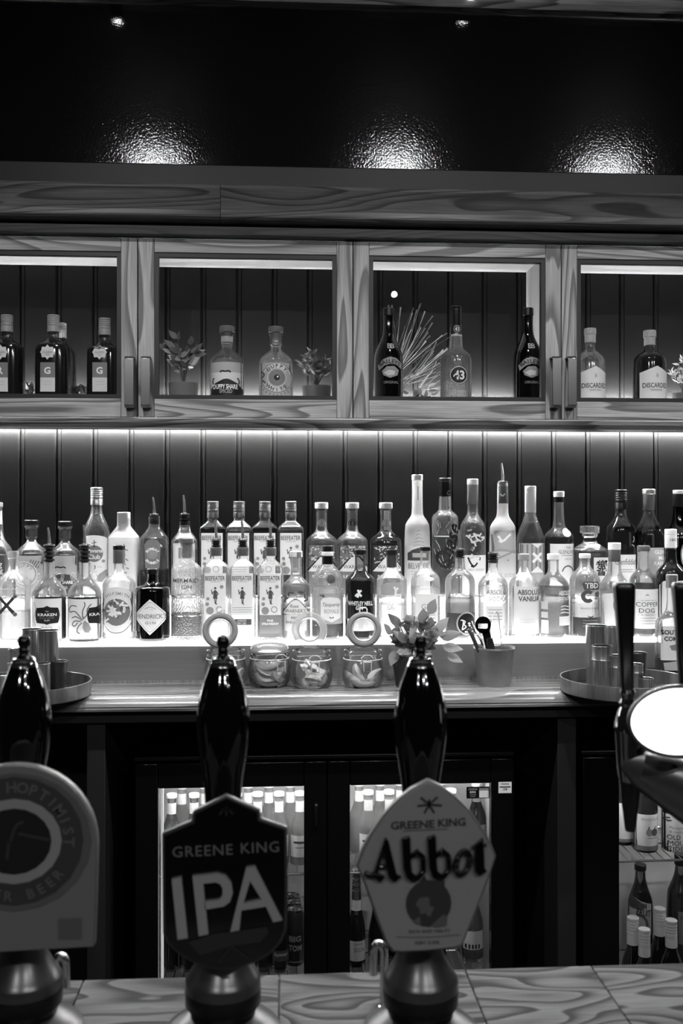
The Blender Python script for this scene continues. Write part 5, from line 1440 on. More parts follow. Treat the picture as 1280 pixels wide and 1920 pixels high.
X, Y, s = tray('round steel tray of measures behind the badge with lettered rings', 42, 125, 1305)
TZ = CT + .0042
cup('tall steel cup with a bright rim, foremost of the tall pair beside the finial', 89, 1181, 20.5, 20, Y - .005, TZ)
cup('tall steel cup half hidden behind its twin', 59, 1179, 18, 18, Y + .05, TZ)
cup('short polished steel cup at the foot of the tall pair', 80, 1243, 14, 14, Y - .065, TZ)
cup('tapered dark steel jigger standing near the tray rim', 110, 1239, 16.5, 9.5, Y - .030, TZ, 'steel_dark')
cup('small steel cup seen through behind the finial neck', 27, 1217, 11, 11, Y + .03, TZ)
cup('low steel cup beside the pump handle at the picture edge', 6, 1268, 10, 10, Y - .05, TZ)
cup('small lidded measure in front of the tall cups', 25, 1243, 10, 10, Y - .03, TZ)
X, Y, s = tray('round steel tray of measures in front of the tall black tap handle', 1172, 119, 1297)
cup('tallest steel tumbler on the tap-side tray', 1117, 1172, 19, 18, Y + .02, TZ)
cup('ribbed steel tumbler in front of the tallest one', 1128, 1210, 18.5, 16, Y - .03, TZ, ring=True)
cup('steel beaker just behind the tap handle', 1147, 1174, 14, 14, Y + .06, TZ)
cup('stacked thimble measure beside the ribbed tumbler', 1152, 1228, 13.5, 12, Y - .045, TZ, ring=True)
cup('dark tapered jigger between the tap handle and spirit bottle', 1197, 1223, 15, 9, Y + .015, TZ, 'steel_dark')
cup('steel thimble measure under the dark jigger', 1192, 1244, 13, 12, Y - .035, TZ, ring=True)
cup('smallest steel thimble at the tray front', 1211, 1271, 13, 12, Y - .055, TZ)
# spirit bottle on a black mat
MY = 2.548; MX = P(1259, 0, MY)[0]
mt = thing('bar_mat', 'low black tray under the whiskey liqueur bottle', 'mat', (MX, MY + .0, CT))
m = MB(); m.box(-.047, .30, -.04, .045, .0005, .027); m.build('mat_slab', 'black_plastic', mt, bevel=.003)


def d(f):
    f.rect(1232, 1289, 1172, 1235, 'paper_warm'); f.text('SOUTHERN', 1261, 1183, w=58, h=8.5, mat='ink', bold=.02); f.text('COMFORT', 1262, 1195, w=50, h=8.5, mat='ink', bold=.02); f.shape([(1246, 1208), (1262, 1204), (1276, 1208), (1272, 1218), (1250, 1216)], 'paper_mid', name='print', sub=True, lift=.0008)
    f.shape([(1236, 1240), (1262, 1236), (1284, 1240), (1280, 1254), (1238, 1254)], 'paper_grey')
bottle('liqueur_bottle', 'flat-shouldered whiskey liqueur bottle standing on a black mat behind the taps', (MY, CT + .027), 1259, [(1100, 9.5), (1110, 8.8), (1140, 9.5), (1150, 15), (1160, 26), (1170, 30.5), (1250, 30.5)], ('cork', 1077, 1102, 10.8, 'foil_grey'), ('amber_liquid', 1237), n=3, dr=.7, glass='glass_bright', dec=d)
# ================================================================== hand pumps
G('bronze', 95, .32, .85, vary=.12, vscale=25); G('bronze_dark', 40, .35, .7); G('handle_black', 4, .05, coat=.3); G('finial_dark', 14, .25, .3)
G('badge_black', 6, .22, coat=.4); G('badge_rim_dark', 52, .4); G('badge_grey', 130, .4, coat=.15); G('badge_rim', 95, .4); G('badge_pale', 104, .5); G('badge_ring', 50, .5); G('badge_ring_pale', 132, .5); G('badge_disc', 16, .5)
G('badge_letter', 142, .35); G('badge_print', 100, .4); G('badge_banner', 40, .4); G('letter_black', 5, .15, coat=.5); G('badge_ink', 44, .5); G('badge_soft', 82, .5)
PY, BYC = 1.10, 1.03
GP = 'hand pumps on the bar'


def pump(label, cx, badge):
    X = P(cx, 0, PY)[0]; yb, s = frame(cx, PY, BZ)
    p = thing('hand_pump', label, 'hand pump', (X, PY, BZ), group=GP)
    L_ = lambda q: lp((yb, s), q)
    MB().lathe(L_([(1740, 36), (1770, 39), (1790, 45), (1806, 53), (1822, 63), (1830, 69), (1834, 70), (1850, 70)]), 48).build('pump_body', 'bronze', p)
    MB().lathe(L_([(1850, 70), (1853, 71), (1878, 70), (1886, 64), (1892, 61), (1898, 61)]), 48).build('collar', 'bronze_dark', p)
    MB().lathe(L_([(1898, 61), (1904, 72), (1914, 92), (1926, 107), (1950, 112), (1968, 114), (1976, 118)]) + [(118 / s, 0)], 48).build('flange', 'bronze', p)
    hp = chaikin([(1249, 26), (1262, 30), (1285, 39), (1315, 46.5), (1345, 50), (1372, 50), (1405, 46), (1440, 40), (1475, 35), (1560, 31), (1740, 30)], 2)
    MB().lathe(L_(hp), 40).build('handle', 'handle_black', p)
    MB().lathe(L_([(1233, 16), (1234, 20), (1238, 22), (1240, 21), (1243, 23.5), (1250, 26)]), 32).build('ferrule', 'chrome', p)
    fn = [(1190, 0.5), (1191, 5), (1195, 10), (1202, 12.6), (1209, 11.5), (1214, 8.5), (1216, 9.5), (1219, 10.5), (1223, 9), (1228, 10), (1233, 15)]
    MB().lathe(L_(chaikin(fn, 1)), 24).build('finial', 'finial_dark', p)
    # badge clipped to the front of the pump
    px0 = proj(X, BYC, 1.2)[0]; s2 = S(px0, BYC); yb2 = 960 + (EYE - BZ) * s2
    y0 = BYC - PY
    m = MB(); m.box(-.012, .012, y0 + .010, -.02, (yb2 - 1700) / s2, (yb2 - 1660) / s2); m.build('badge_bracket', 'bronze_dark', p)
    f = Face(p, px0, yb2, s2, lambda x, z: y0); badge(p, f, y0)
    return p, s, yb


def plate_(f, p, poly, mat, rim, thick=.008, rimw=.0025):
    pts = [f.q(*q) for q in poly]
    m = MB(); y0 = f.front(0, 0)
    m.prism(pts, y0 + .0015, y0 + .0015 + thick); o = m.build('badge', rim, p, bevel=.0015)
    cx_ = sum(q[0] for q in pts) / len(pts); cz_ = sum(q[1] for q in pts) / len(pts)
    ins = []
    n = len(pts)
    for i in range(n):
        a, b, c = Vector(pts[i - 1]), Vector(pts[i]), Vector(pts[(i + 1) % n])
        e1 = (b - a).normalized(); e2 = (c - b).normalized(); nn = Vector((-(e1.y + e2.y), e1.x + e2.x)).normalized()
        if nn.dot(Vector((cx_, cz_)) - b) < 0: nn = -nn
        k = rimw / max(.5, abs(nn.dot(Vector((-e1.y, e1.x)))))
        ins.append(tuple(b + nn * k))
    m = MB(); m.prism(ins, y0, y0 + .002); f.host = m.build('badge_face', mat, o, smooth=0)
    f.host = o
    return o


def raised(f, polys, mat, h, name, o, bev=.0008):
    """raised letters: each polygon list is one letter"""
    y0 = f.front(0, 0)
    for polys_ in polys:
        m = MB()
        for pl_ in polys_: m.prism([f.q(*q) for q in pl_], y0 - h, y0 + .0005)
        m.build(name, mat, o, bevel=bev)


def badge_ipa(p, f, y0):
    out = [(424, 1492), (487, 1521), (488, 1537), (538, 1555), (539, 1690), (537, 1748), (528, 1770), (508, 1792), (480, 1808), (448, 1818), (420, 1821), (390, 1817), (360, 1805), (332, 1787), (314, 1768), (306, 1748), (305, 1690), (304, 1562), (360, 1539), (361, 1522)]
    o = plate_(f, p, out, 'badge_black', 'badge_rim_dark', .009, .003)
    f.text('GREENE', 380, 1594, w=112, h=20, mat='badge_print', space=1.1, rot=1.5); f.text('KING', 487, 1590, w=71, h=20, mat='badge_print', space=1.1, rot=1.5)
    c = lambda L: [(250 + x / 3.2, 1400 + y / 3.2) for x, y in L]
    I_ = [c([(235, 782), (292, 770), (330, 1132), (270, 1140)])]
    Pp = [c([(358, 765), (416, 761), (452, 1112), (395, 1122)])]
    oo = [(416, 761), (500, 752), (555, 768), (588, 810), (597, 870), (580, 922), (545, 948), (432, 965)]
    ii = [(420, 810), (495, 803), (522, 815), (536, 840), (536, 880), (525, 902), (505, 912), (428, 920)]
    for k in range(7): Pp.append(c([oo[k], oo[k + 1], ii[k + 1], ii[k]]))
    A_ = [c([(676, 722), (703, 718), (700, 800), (660, 935), (623, 935)]), c([(623, 935), (660, 935), (648, 975), (636, 1092), (582, 1102)]), c([(703, 718), (730, 715), (830, 915), (770, 915), (700, 800)]),
          c([(770, 915), (830, 915), (893, 1040), (838, 1050), (795, 955)]), c([(660, 935), (770, 915), (795, 955), (648, 975)])]
    raised(f, [I_, Pp, A_], 'badge_letter', .005, 'raised_letter', o, 0)
    f.shape(c([(330, 1165), (480, 1120), (800, 1085), (810, 1120), (760, 1175), (560, 1200), (400, 1245)]), 'badge_banner', name='print', sub=True, lift=.0012)
    f.stroke([c([(350, 1180), (560, 1150), (790, 1120)])], 1.2, 'badge_ink', lift=.0016); f.text('INDIA PALE ALE', 432, 1767, w=120, h=9, mat='badge_ink', rot=8, lift=.0018)
    f.stroke([c([(510, 1290), (590, 1195)]), c([(590, 1195), (700, 1275)])], 3, 'badge_banner', lift=.0012)
    f.stroke([[(411, 1527), (424, 1512), (437, 1527)], [(415, 1518), (433, 1518)], [(424, 1512), (424, 1530)]], 3, 'badge_banner', lift=.0012)


def badge_abbot(p, f, y0):
    out = [(803, 1463), (828, 1475), (856, 1496), (882, 1522), (902, 1550), (920, 1580), (932, 1609), (922, 1640), (905, 1684), (890, 1722), (878, 1752), (868, 1776), (850, 1781), (800, 1785), (752, 1786), (735, 1784), (722, 1766), (706, 1724), (692, 1684), (680, 1650), (667, 1622), (678, 1592), (694, 1562), (716, 1530), (742, 1502), (770, 1480)]
    o = plate_(f, p, out, 'badge_grey', 'badge_rim', .010, .0025)
    f.stroke([[(788, 1494), (804, 1508), (820, 1494)], [(782, 1510), (804, 1508), (828, 1510)], [(795, 1524), (804, 1508), (814, 1524)], [(804, 1498), (804, 1512)]], 4, 'badge_ink', lift=.0012)
    f.text('GREENE', 773, 1545, w=82, h=15, mat='badge_ink', bold=.02, rot=1.5, lift=.0012); f.text('KING', 847, 1542, w=52, h=15, mat='badge_ink', bold=.02, rot=1.5, lift=.0012); f.stroke([[(755, 1556), (840, 1554)]], 1.5, 'badge_soft', lift=.0012)
    c = lambda L, dx=0, dy=0: [(600 + (x + dx) / 3.2, 1400 + (y + dy) / 3.2) for x, y in L]
    A_ = [c([(388, 532), (404, 548), (455, 755), (487, 768), (442, 802), (406, 772), (368, 600)]), c([(388, 532), (380, 600), (343, 745), (318, 738)]), c([(256, 754), (274, 728), (300, 745), (330, 735), (388, 765), (358, 802), (322, 772), (285, 770)]), c([(345, 700), (425, 688), (428, 708), (341, 722)])]

    def b_(dx, dy):
        return [c([(486, 540), (535, 528), (541, 690), (546, 745), (578, 768), (550, 800), (512, 774), (496, 722)], dx, dy),
                c([(538, 640), (580, 606), (584, 648), (572, 642), (540, 668)], dx, dy), c([(580, 606), (628, 648), (600, 672), (582, 645)], dx, dy), c([(628, 648), (631, 742), (600, 738), (598, 668)], dx, dy), c([(631, 742), (590, 790), (550, 800), (574, 766), (602, 736)], dx, dy)]
    O_ = []
    for k in range(12):
        a0, a1 = 2 * math.pi * k / 12, 2 * math.pi * (k + 1) / 12
        q = lambda a, rx, rz: (853 + rx * math.cos(a) + .18 * rz * math.sin(a), 695 - rz * math.sin(a))
        O_.append(c([q(a0, 58, 86), q(a1, 58, 86), q(a1, 22, 52), q(a0, 22, 52)]))
    T_ = [c([(925, 590), (976, 546), (980, 600), (984, 732), (1002, 744), (956, 776), (924, 750)]), c([(903, 602), (925, 590), (1002, 578), (990, 602), (920, 614)])]
    raised(f, [A_, b_(0, 0), b_(154, -4), O_, T_], 'letter_black', .006, 'raised_letter', o, .0012)
    f.disc(803, 1693, 43, 'badge_ink', name='print', sub=True, lift=.0012, ry=44); f.shape([(786, 1652), (795, 1640), (803, 1654), (820, 1655), (833, 1649), (834, 1672), (803, 1670)], 'badge_ink', name='print', sub=True, lift=.0010)
    e = lambda L: [(720 + x / 7.11, 1640 + y / 7.11) for x, y in L]
    f.shape(e([(415, 375), (470, 300), (560, 285), (600, 310), (600, 400), (665, 435), (640, 480), (610, 550), (570, 545), (555, 500), (475, 520), (465, 440), (430, 410)]), 'badge_soft', name='print', sub=True, lift=.0016, cols=16)
    f.shape(e([(375, 605), (470, 545), (482, 660), (430, 650)]), 'badge_soft', name='print', sub=True, lift=.0016); f.shape(e([(620, 670), (700, 600), (790, 520), (840, 560), (830, 680), (700, 700)]), 'badge_soft', name='print', sub=True, lift=.0016)
    f.text('RICH AND MALTY', 805, 1745, w=78, h=6, mat='badge_ink', lift=.0012); f.stroke([[(742, 1754), (800, 1757), (862, 1753)]], 1.4, 'badge_soft', lift=.0012); f.text('ABV 5.0%', 800, 1766, w=48, h=6.5, mat='badge_soft', bold=.02, lift=.0012)


def badge_hop(p, f, y0):
    cx_, cy_, r = 26, 1588, 154
    out = [(-128, 1790)] + [(cx_ - r * math.cos(math.pi * k / 24), cy_ - r * math.sin(math.pi * k / 24)) for k in range(25)] + [(177, 1700), (174, 1781)]
    o = plate_(f, p, out, 'badge_pale', 'badge_rim', .012, .0012)
    f.disc(27, 1579, 143, 'badge_soft', name='print', sub=True, lift=.0010, ry=130); f.disc(27, 1577, 128, 'badge_ring', name='print', sub=True, lift=.0014, ry=121)
    f.disc(27, 1577, 88, 'badge_ring_pale', name='print', sub=True, lift=.0018, ry=80); f.disc(27, 1577, 69, 'badge_disc', name='print', sub=True, lift=.0022, ry=62)
    f.stroke([[(35, 1562), (70, 1570), (93, 1575)], [(20, 1580), (30, 1545), (45, 1540)], [(14, 1610), (18, 1575)]], 6, 'badge_ink', lift=.0026)
    f.arc_text('THE HOPTIMIST', 27, 1577, 102, 21, -50, 11.8, 'badge_soft', .03, lift=.0024); f.arc_text('AMBER BEER', 27, 1577, 102, 19, 232, -11.6, 'badge_soft', .03, lift=.0024, inward=True)
    f.rect(108, 152, 1724, 1764, 'badge_soft', name='print', sub=True, lift=.0010)


pump('hand pump with a dark shield badge of three big raised pale letters', 418, badge_ipa)
pump('hand pump with a grey teardrop badge of raised black gothic letters', 788, badge_abbot)
pump('hand pump with an arched badge of concentric lettered rings at the picture edge', 45, badge_hop)

# chrome swan-neck spouts behind the pumps
for px, y0, w_, lb in ((114, 1788, 13, 'short chrome swan-neck spout beside the ring-badge pump'), (710, 1765, -13, 'short chrome swan-neck spout beside the teardrop-badge pump')):
    Y = 1.19; X = P(px, 0, Y)[0]; yb, s = frame(px, Y, BZ)
    t = thing('beer_spout', lb, 'spout', (X, Y, BZ), group='swan-neck spouts')
    ap = []
    for k in range(11):
        a = math.pi * (1 - k / 10); ap.append((w_ * .75 * math.cos(a) / s, 0, (yb - (y0 + 22) + 18 * math.sin(a)) / s))
    m = MB(); m.tube([(-w_ * .7 / s, 0, .002)] + ap + [(w_ * .8 / s, 0, (yb - y0 - 62) / s)], 7.5 / s, 14); m.build('spout_tube', 'chrome', t)
    MB().lathe([(9 / s, .006), (12 / s, .004), (12 / s, 0)], 20, cx=-w_ * .7 / s).build('spout_base', 'chrome', t)

# ================================================================== lager taps with a lit badge
G('dark_chrome', 100, .3, .75); G('tap_chrome', 150, .14, 1); EMIT('lit_badge', 3.0); G('tap_black', 8, .3)
TY = 1.18
FX = P(1285, 0, TY)[0]
ft = thing('tap_fount', 'dark chrome beer fount with two black tap handles and a glowing white oval badge', 'beer fount', (FX, TY, BZ))


def tap(cx):
    X = P(cx, 0, TY)[0]; yb, s = frame(cx, TY, BZ)
    t = part_empty('tap', ft, (X - FX, 0, 0))
    L_ = lambda q: lp((yb, s), q)
    m = MB(); vs = []; fs = []                                # tapering handle with softened square section
    hp = [(1292, -6, 11), (1240, -8, 13), (1180, -9.5, 15.5), (1130, -11, 18), (1106, -12, 19.5), (1097, -12.5, 19), (1092, -13, 15), (1091, -13, 8)]
    for y, ox, r in hp:
        for k in range(20):
            a = 2 * math.pi * (k + .5) / 20; c_, s_ = math.cos(a), math.sin(a)
            vs.append(((ox + math.copysign(abs(c_) ** .5, c_) * r) / s, math.copysign(abs(s_) ** .5, s_) * r * .8 / s, (yb - y) / s))
    for i in range(len(hp) - 1):
        for k in range(20): fs.append((i * 20 + k, i * 20 + (k + 1) % 20, (i + 1) * 20 + (k + 1) % 20, (i + 1) * 20 + k))
    fs += [tuple(reversed(range(20))), tuple(range((len(hp) - 1) * 20, len(hp) * 20))]
    m.add(vs, fs); m.build('tap_handle', 'tap_black', t)
    MB().lathe(L_([(1291, 9), (1293, 13), (1298, 14.5), (1304, 12), (1310, 11), (1318, 16), (1324, 15)]), 24, cx=-5 / s).build('handle_ferrule', 'tap_chrome', t)
    MB().lathe(L_([(1322, 15), (1332, 22), (1348, 27), (1360, 29), (1366, 30), (1372, 29), (1410, 27), (1440, 24), (1458, 21), (1464, 20)]), 32).build('valve_body', 'tap_chrome', t)
    MB().lathe(L_([(1464, 20), (1470, 19.5), (1500, 16.5), (1540, 11.5), (1556, 9.5), (1558, 8)]), 24).build('nozzle', 'tap_black', t)


tap(1181); tap(1291)


def ell(px, py, rx, rz, ry, Y, nm, mat, seg=40):
    """oval cushion facing the customers, centre traced at its own depth"""
    sf = S(px, Y); X, _, Z = P(px, py, Y)
    m = MB(); pr = []
    for k in range(13):
        a = math.pi * k / 12 - math.pi / 2; pr.append((math.cos(a), math.sin(a)))
    m.lathe(pr[::-1], seg, caps=False)
    m.v = [(X - FX + x * rx / sf, Y - TY + z * ry, Z - BZ + y * rz / sf) for x, y, z in m.v]
    m.f = [tuple(reversed(q)) for q in m.f]
    return m.build(nm, mat, ft)


def fp(px, py, Y):
    X, _, Z = P(px, py, Y); return (X - FX, Y - TY, Z - BZ)


sf = S(1285, TY)
m = MB(); m.tube([fp(1172, 1430, TY), fp(1198, 1438, TY - .01), fp(1240, 1452, TY - .01), fp(1310, 1484, TY - .01), fp(1420, 1500, TY)], [20 / sf, 38 / sf, 52 / sf, 72 / sf, 80 / sf], 32)
m.build('fount_arm', 'dark_chrome', ft)
cxp = fp(1385, 1480, TY)
MB().lathe([(60 / sf, cxp[2]), (56 / sf, .05), (70 / sf, .02), (75 / sf, 0)], 32, cx=cxp[0], cy=0).build('column', 'dark_chrome', ft)
LY = 1.09
ell(1276, 1352, 101, 69, .040, LY + .03, 'lens_housing', 'dark_chrome')
ell(1272, 1353, 91, 62, .012, LY, 'lit_lens', 'lit_badge')
s1 = S(1272, LY); c1 = fp(1272, 1353, LY + .004)
m = MB(); m.ring_tube(c1, 93 / s1, 5 / s1, 48, 10, rz=64 / s1); m.build('lens_rim', 'dark_chrome', ft)
# ================================================================== contents of the coolers
G('can_silver', 190, .25, 1); G('can_dark', 52, .35, .3)
MIX = [(1500, 9), (1506, 8), (1528, 9), (1540, 14), (1552, 18.5), (1560, 19.5), (1600, 19.5)]


def mixer(label, px, Y, z0, dy=0, mat='glass_lit', capm='white_plastic', lab='paper', neck='paper', liq='gin', group='mixer bottles on the cooler shelf', sc=1.0, lbl=True):
    yb, s = frame(px, Y, z0)
    base = yb
    H = .185 * sc * s
    y_ = lambda t_: base - H * (1 - t_)
    pts = [(y_(.05), 8.6 * sc), (y_(.09), 8 * sc), (y_(.28), 8.8 * sc), (y_(.38), 13 * sc), (y_(.47), 18 * sc), (y_(.53), 19.2 * sc), (y_(.96), 19.2 * sc)]

    def d(f):
        f.rect(px - 8.2 * sc, px + 8.2 * sc, y_(.12), y_(.27), neck, name='neck_label')
        if lbl: f.rect(px - 17 * sc, px + 17 * sc, y_(.58), y_(.88), lab); f.rect(px - 12 * sc, px + 12 * sc, y_(.66), y_(.69), 'ink_grey', name='print', sub=True, lift=.0007); f.rect(px - 9 * sc, px + 9 * sc, y_(.74), y_(.755), 'ink_light', name='print', sub=True, lift=.0007)
    return bottle('mixer_bottle', label, (Y, z0), px, pts, ('cork', y_(0), y_(.055), 10.2 * sc, capm), (liq, y_(.3)) if liq else None, glass=mat, group=group, seg=20, it=1, dec=d)


ORD = ['first', 'second', 'third', 'fourth', 'fifth', 'sixth', 'seventh']
Z1, Z2 = ZSH1 - .001, ZSH2 - .001
for k, px in enumerate((322, 364, 405, 444, 483, 523, 562)):
    mixer(ORD[k] + ' clear mixer bottle of the front rank behind the dark shield badge', px, 2.60, Z1, mat='glass_lit' if k > 1 else 'glass_bright')
for k, px in enumerate((341, 384, 425, 465, 504, 544)):
    mixer(ORD[k] + ' clear mixer bottle of the rear rank behind the dark shield badge', px, 2.685, Z1, lbl=False, group='mixer bottles in the second rank')
for k, px in enumerate((690, 729, 768, 806, 845)):
    mixer(ORD[k] + ' pale mixer bottle of the front rank behind the grey teardrop badge', px, 2.60, Z1, capm='white_plastic', neck='paper_warm', group='mixer bottles behind the teardrop badge')
for k, px in enumerate((673, 712, 750, 788, 826)):
    mixer(ORD[k] + ' pale mixer bottle of the rear rank behind the grey teardrop badge', px, 2.685, Z1, lbl=False, group='mixer bottles in the second rank behind the teardrop badge')
mixer('amber mixer bottle standing alone under the black door sticker', 893, 2.66, Z1, mat='glass_tint', lab='paper_mid', neck='paper_mid', liq='amber_liquid', group=None)


def can(label, px, Y, z0, ytop, r=16.5, txt=None, group='drink cans in the cooler'):
    X = P(px, 0, Y)[0]; yb, s = frame(px, Y, z0); h = (yb - ytop) / s; r /= s
    c = thing('drink_can', label, 'can', (X, Y, z0), group=group)
    MB().lathe([(r * .86, h - .004), (r, h - .012), (r, .008), (r * .84, 0)], 28).build('can_wall', 'can_dark', c)
    MB().lathe([(r * .80, h - .003), (r * .84, h), (r * .88, h), (r * .88, h - .004)], 28, caps=False).build('can_rim', 'can_silver', c)
    MB().lathe([(0, h - .003), (r * .82, h - .003)], 24, caps=False).build('can_end', 'can_silver', c)
    m = MB(); m.ring_tube((0, 0, h - .001), r * .28, .0012, 16, 6, axis='z'); m.build('ring_pull', 'steel_dark', c)
    if txt:
        f = Face(c, px, yb, s, lambda x, z: -math.sqrt(max(r * r - x * x, 0)))
        f.text(txt[0], px, 1754, w=22, h=11, mat='paper_grey', bold=.03); f.text(txt[1], px, 1771, w=24, h=11, mat='paper_grey', bold=.03); f.rect(px - 13, px + 13, 1796, 1797.5, 'paper_grey', name='print', sub=True, lift=.0006)
    return c


can('dark drink can with pale block lettering at the cooler door edge', 553, 2.60, Z2, 1703, txt=('BIG', 'TOM'))
can('drink can right behind the block-lettered can', 549, 2.66, Z2, 1690)
can('drink can deepest in the file behind the block-lettered can', 546, 2.72, Z2, 1678)


def d(f):
    f.rect(511, 541, 1775, 1795, 'paper_dark'); f.text('Appletiser', 526, 1783, w=26, h=9, mat='paper_warm', shear=.3)
bottle('soft_drink_bottle', 'dark soft drink bottle with slanted script beside the block-lettered can', (2.585, Z2), 525, [(1690, 8), (1710, 8.5), (1730, 14), (1748, 18), (1816, 18)], ('cork', 1684, 1691, 9.5, 'foil_grey'), ('dark_liquid', 1700), glass='glass_tint', group='lower shelf bottles', seg=20, dec=d)
for k, px in enumerate((318, 352, 388, 424, 460, 494)):
    bottle('soft_drink_bottle', ORD[k] + ' dark soft drink bottle low behind the dark shield badge', (2.60, Z2), px, [(1690, 8), (1710, 8.5), (1730, 13), (1748, 16.5), (1816, 16.5)], ('cork', 1684, 1691, 9.5, 'foil_grey'), ('dark_liquid', 1705), glass='glass_tint', group='dark bottles on the low cooler shelf', seg=18, it=1)


def d(f):
    f.rect(656, 682, 1685, 1704, 'paper_warm', name='neck_label'); f.rect(653, 684, 1758, 1795, 'paper_warm'); f.text('SODA', 672, 1774, w=20, h=8, mat='ink_grey'); f.text('London', 670, 1763, w=16, h=5, mat='ink_grey'); f.stroke([[(655, 1784), (683, 1784)], [(655, 1789), (683, 1789)]], 1, 'ink_grey')
    s = f.s
    for y in (1636, 1645, 1656, 1667):
        z = (f.yb - y) / s; MB().ring_tube((0, 0, z), (7 + (y - 1630) * .05) / s, .0014, 20, 6, axis='z').build('neck_ring', 'chrome', f.root)
bottle('soda_bottle', 'soda bottle with ringed neck and pale label at the cooler door edge', (2.585, Z2), 668, [(1636, 7), (1680, 9), (1706, 10), (1722, 14), (1745, 17), (1816, 17)], ('cork', 1628, 1637, 9, 'foil_grey'), ('dark_liquid', 1720), glass='glass_tint', seg=20, dec=d)


def d(f):
    f.rect(866, 904, 1738, 1772, 'paper_warm'); f.stroke([[(870 + 6 * k, 1762), (870 + 6 * k, 1770)] for k in range(5)], 3, 'ink')
bottle('water_bottle', 'clear round bottle with white label low behind the teardrop badge edge', (2.60, Z2), 885, [(1660, 9), (1690, 10), (1712, 17), (1730, 21), (1800, 21.5)], ('cork', 1650, 1661, 10, 'foil'), ('pale_liquid', 1700), glass='glass_bright', seg=20, dec=d)
for k, px in enumerate((706, 744, 782, 820)):
    bottle('soft_drink_bottle', ORD[k] + ' dark soft drink bottle low behind the grey teardrop badge', (2.62, Z2), px, [(1690, 8), (1710, 8.5), (1730, 13), (1748, 16.5), (1816, 16.5)], ('cork', 1684, 1691, 9.5, 'foil_grey'), ('dark_liquid', 1705), glass='glass_tint', group='dark bottles low behind the teardrop badge', seg=18, it=1)

# second cooler: ciders above, white-capped bottles below
Z3 = ZSH3 - .001
CID = [(1395, 9), (1430, 10), (1455, 15), (1475, 21), (1490, 23), (1590, 23)]


def d1(f):
    f.rect(1187, 1230, 1521, 1588, 'paper'); f.text('REKORDERLIG', 1212, 1530, w=34, h=5, mat='ink_light'); f.disc(1209, 1554, 6.5, 'ink_light', name='print', sub=True, lift=.0007, ry=7); f.disc(1219, 1554, 6.5, 'ink_grey', name='print', sub=True, lift=.0009, ry=7); f.stroke([[(1206, 1548), (1209, 1543)], [(1218, 1548), (1221, 1543)]], 2, 'ink_grey'); f.rect(1187, 1230, 1579, 1588, 'paper_mid', name='print', sub=True, lift=.0007)
    f.rect(1205, 1225, 1564, 1565.2, 'ink_light', name='print', sub=True, lift=.0007)


def d2(f):
    f.rect(1240, 1285, 1521, 1590, 'paper'); f.text('OLD', 1255, 1563, w=22, h=9, mat='ink'); f.text('MOUT', 1263, 1574, w=36, h=9, mat='ink'); f.text('CIDER', 1262, 1584.5, w=38, h=9, mat='ink'); f.text('Pineapple', 1262, 1546, w=30, h=6, mat='ink_light', shear=.2); f.text('& raspberry', 1264, 1553.5, w=34, h=6, mat='ink_light', shear=.2)
    leafy(f, [(1245, 1528), (1247, 1533), (1242, 1532), (1264, 1525), (1272, 1530), (1280, 1534)], 'ink_grey', 3.6, 2); f.disc(1278, 1563, 5, 'ink_grey', name='print', sub=True, lift=.0007)


def d0(f):
    f.rect(1148, 1186, 1500, 1566, 'paper'); f.rect(1148, 1186, 1566, 1572, 'paper_mid', name='print', sub=True, lift=.0007)
bottle('cider_bottle', 'cider bottle with strawberry print label behind the tap nozzle', (2.60, Z3), 1209, CID, ('cork', 1388, 1396, 10, 'foil'), ('grey_liquid', 1470), glass='glass_tint', seg=24, dec=d1, group='cider bottles')
bottle('cider_bottle', 'cider bottle with fruit drawings and dark capital label', (2.60, Z3), 1263, CID, ('cork', 1388, 1396, 10, 'foil'), ('grey_liquid', 1470), glass='glass_tint', seg=24, dec=d2, group='cider bottles')
bottle('cider_bottle', 'cider bottle with plain white label against the cooler frame', (2.66, Z3), 1167, [(y - 18, r * .97) for y, r in CID], ('cork', 1370, 1378, 10, 'foil'), ('grey_liquid', 1450), glass='glass_tint', seg=24, dec=d0, group='cider bottles')


def d3(f):
    f.shape([(1176, 1672), (1194, 1682), (1214, 1688), (1214, 1745), (1176, 1745)], 'paper_grey'); f.text('FRUIT', 1199, 1703, w=26, h=12, mat='ink', bold=.02, rot=-8); f.ring(1186, 1725, 16, 21, 'ink_grey', a0=-20, a1=90)
ZL = .30
bottle('juice_bottle', 'dark juice bottle with a slanted fruit label behind white-capped bottles', (2.74, ZL), 1200, [(1630, 9), (1650, 10), (1668, 16), (1682, 21), (1692, 23), (1780, 23)], ('cork', 1620, 1631, 11, 'foil_dark'), ('dark_liquid', 1680), glass='glass_tint', seg=24, dec=d3)
bottle('juice_bottle', 'pale tall juice bottle behind the white-capped bottles', (2.72, ZL), 1276, [(1620, 10), (1640, 12), (1660, 20), (1674, 26), (1790, 26)], ('cork', 1600, 1621, 12, 'foil_dark'), ('grey_liquid', 1665), glass='glass_tint', seg=24, dec=lambda f: (f.rect(1262, 1295, 1700, 1760, 'paper_mid'), f.text('FERN', 1277, 1712, w=22, h=8, mat='ink')))
ZW = .30
for px, yt, Yw, lb in ((1186, 1719, 2.615, 'nearest the cooler frame'), (1207.5, 1741, 2.565, 'lowest and foremost of the four'), (1236.5, 1702, 2.645, 'highest of the four'), (1258, 1724, 2.595, 'beside the highest')):
    yb, s = frame(px, Yw, ZW)
    fcw = bottle('wine_bottle', 'small dark wine bottle with white ribbed cap, ' + lb, (Yw, ZW), px, [(yt + 46, 10), (yt + 58, 11), (yt + 74, 18), (yt + 90, 21), (yb - 6, 21)], ('screw', yt, yt + 50, 11, 'white_plastic'), None, glass='black_glass', group='white-capped wine bottles', seg=24, it=1)

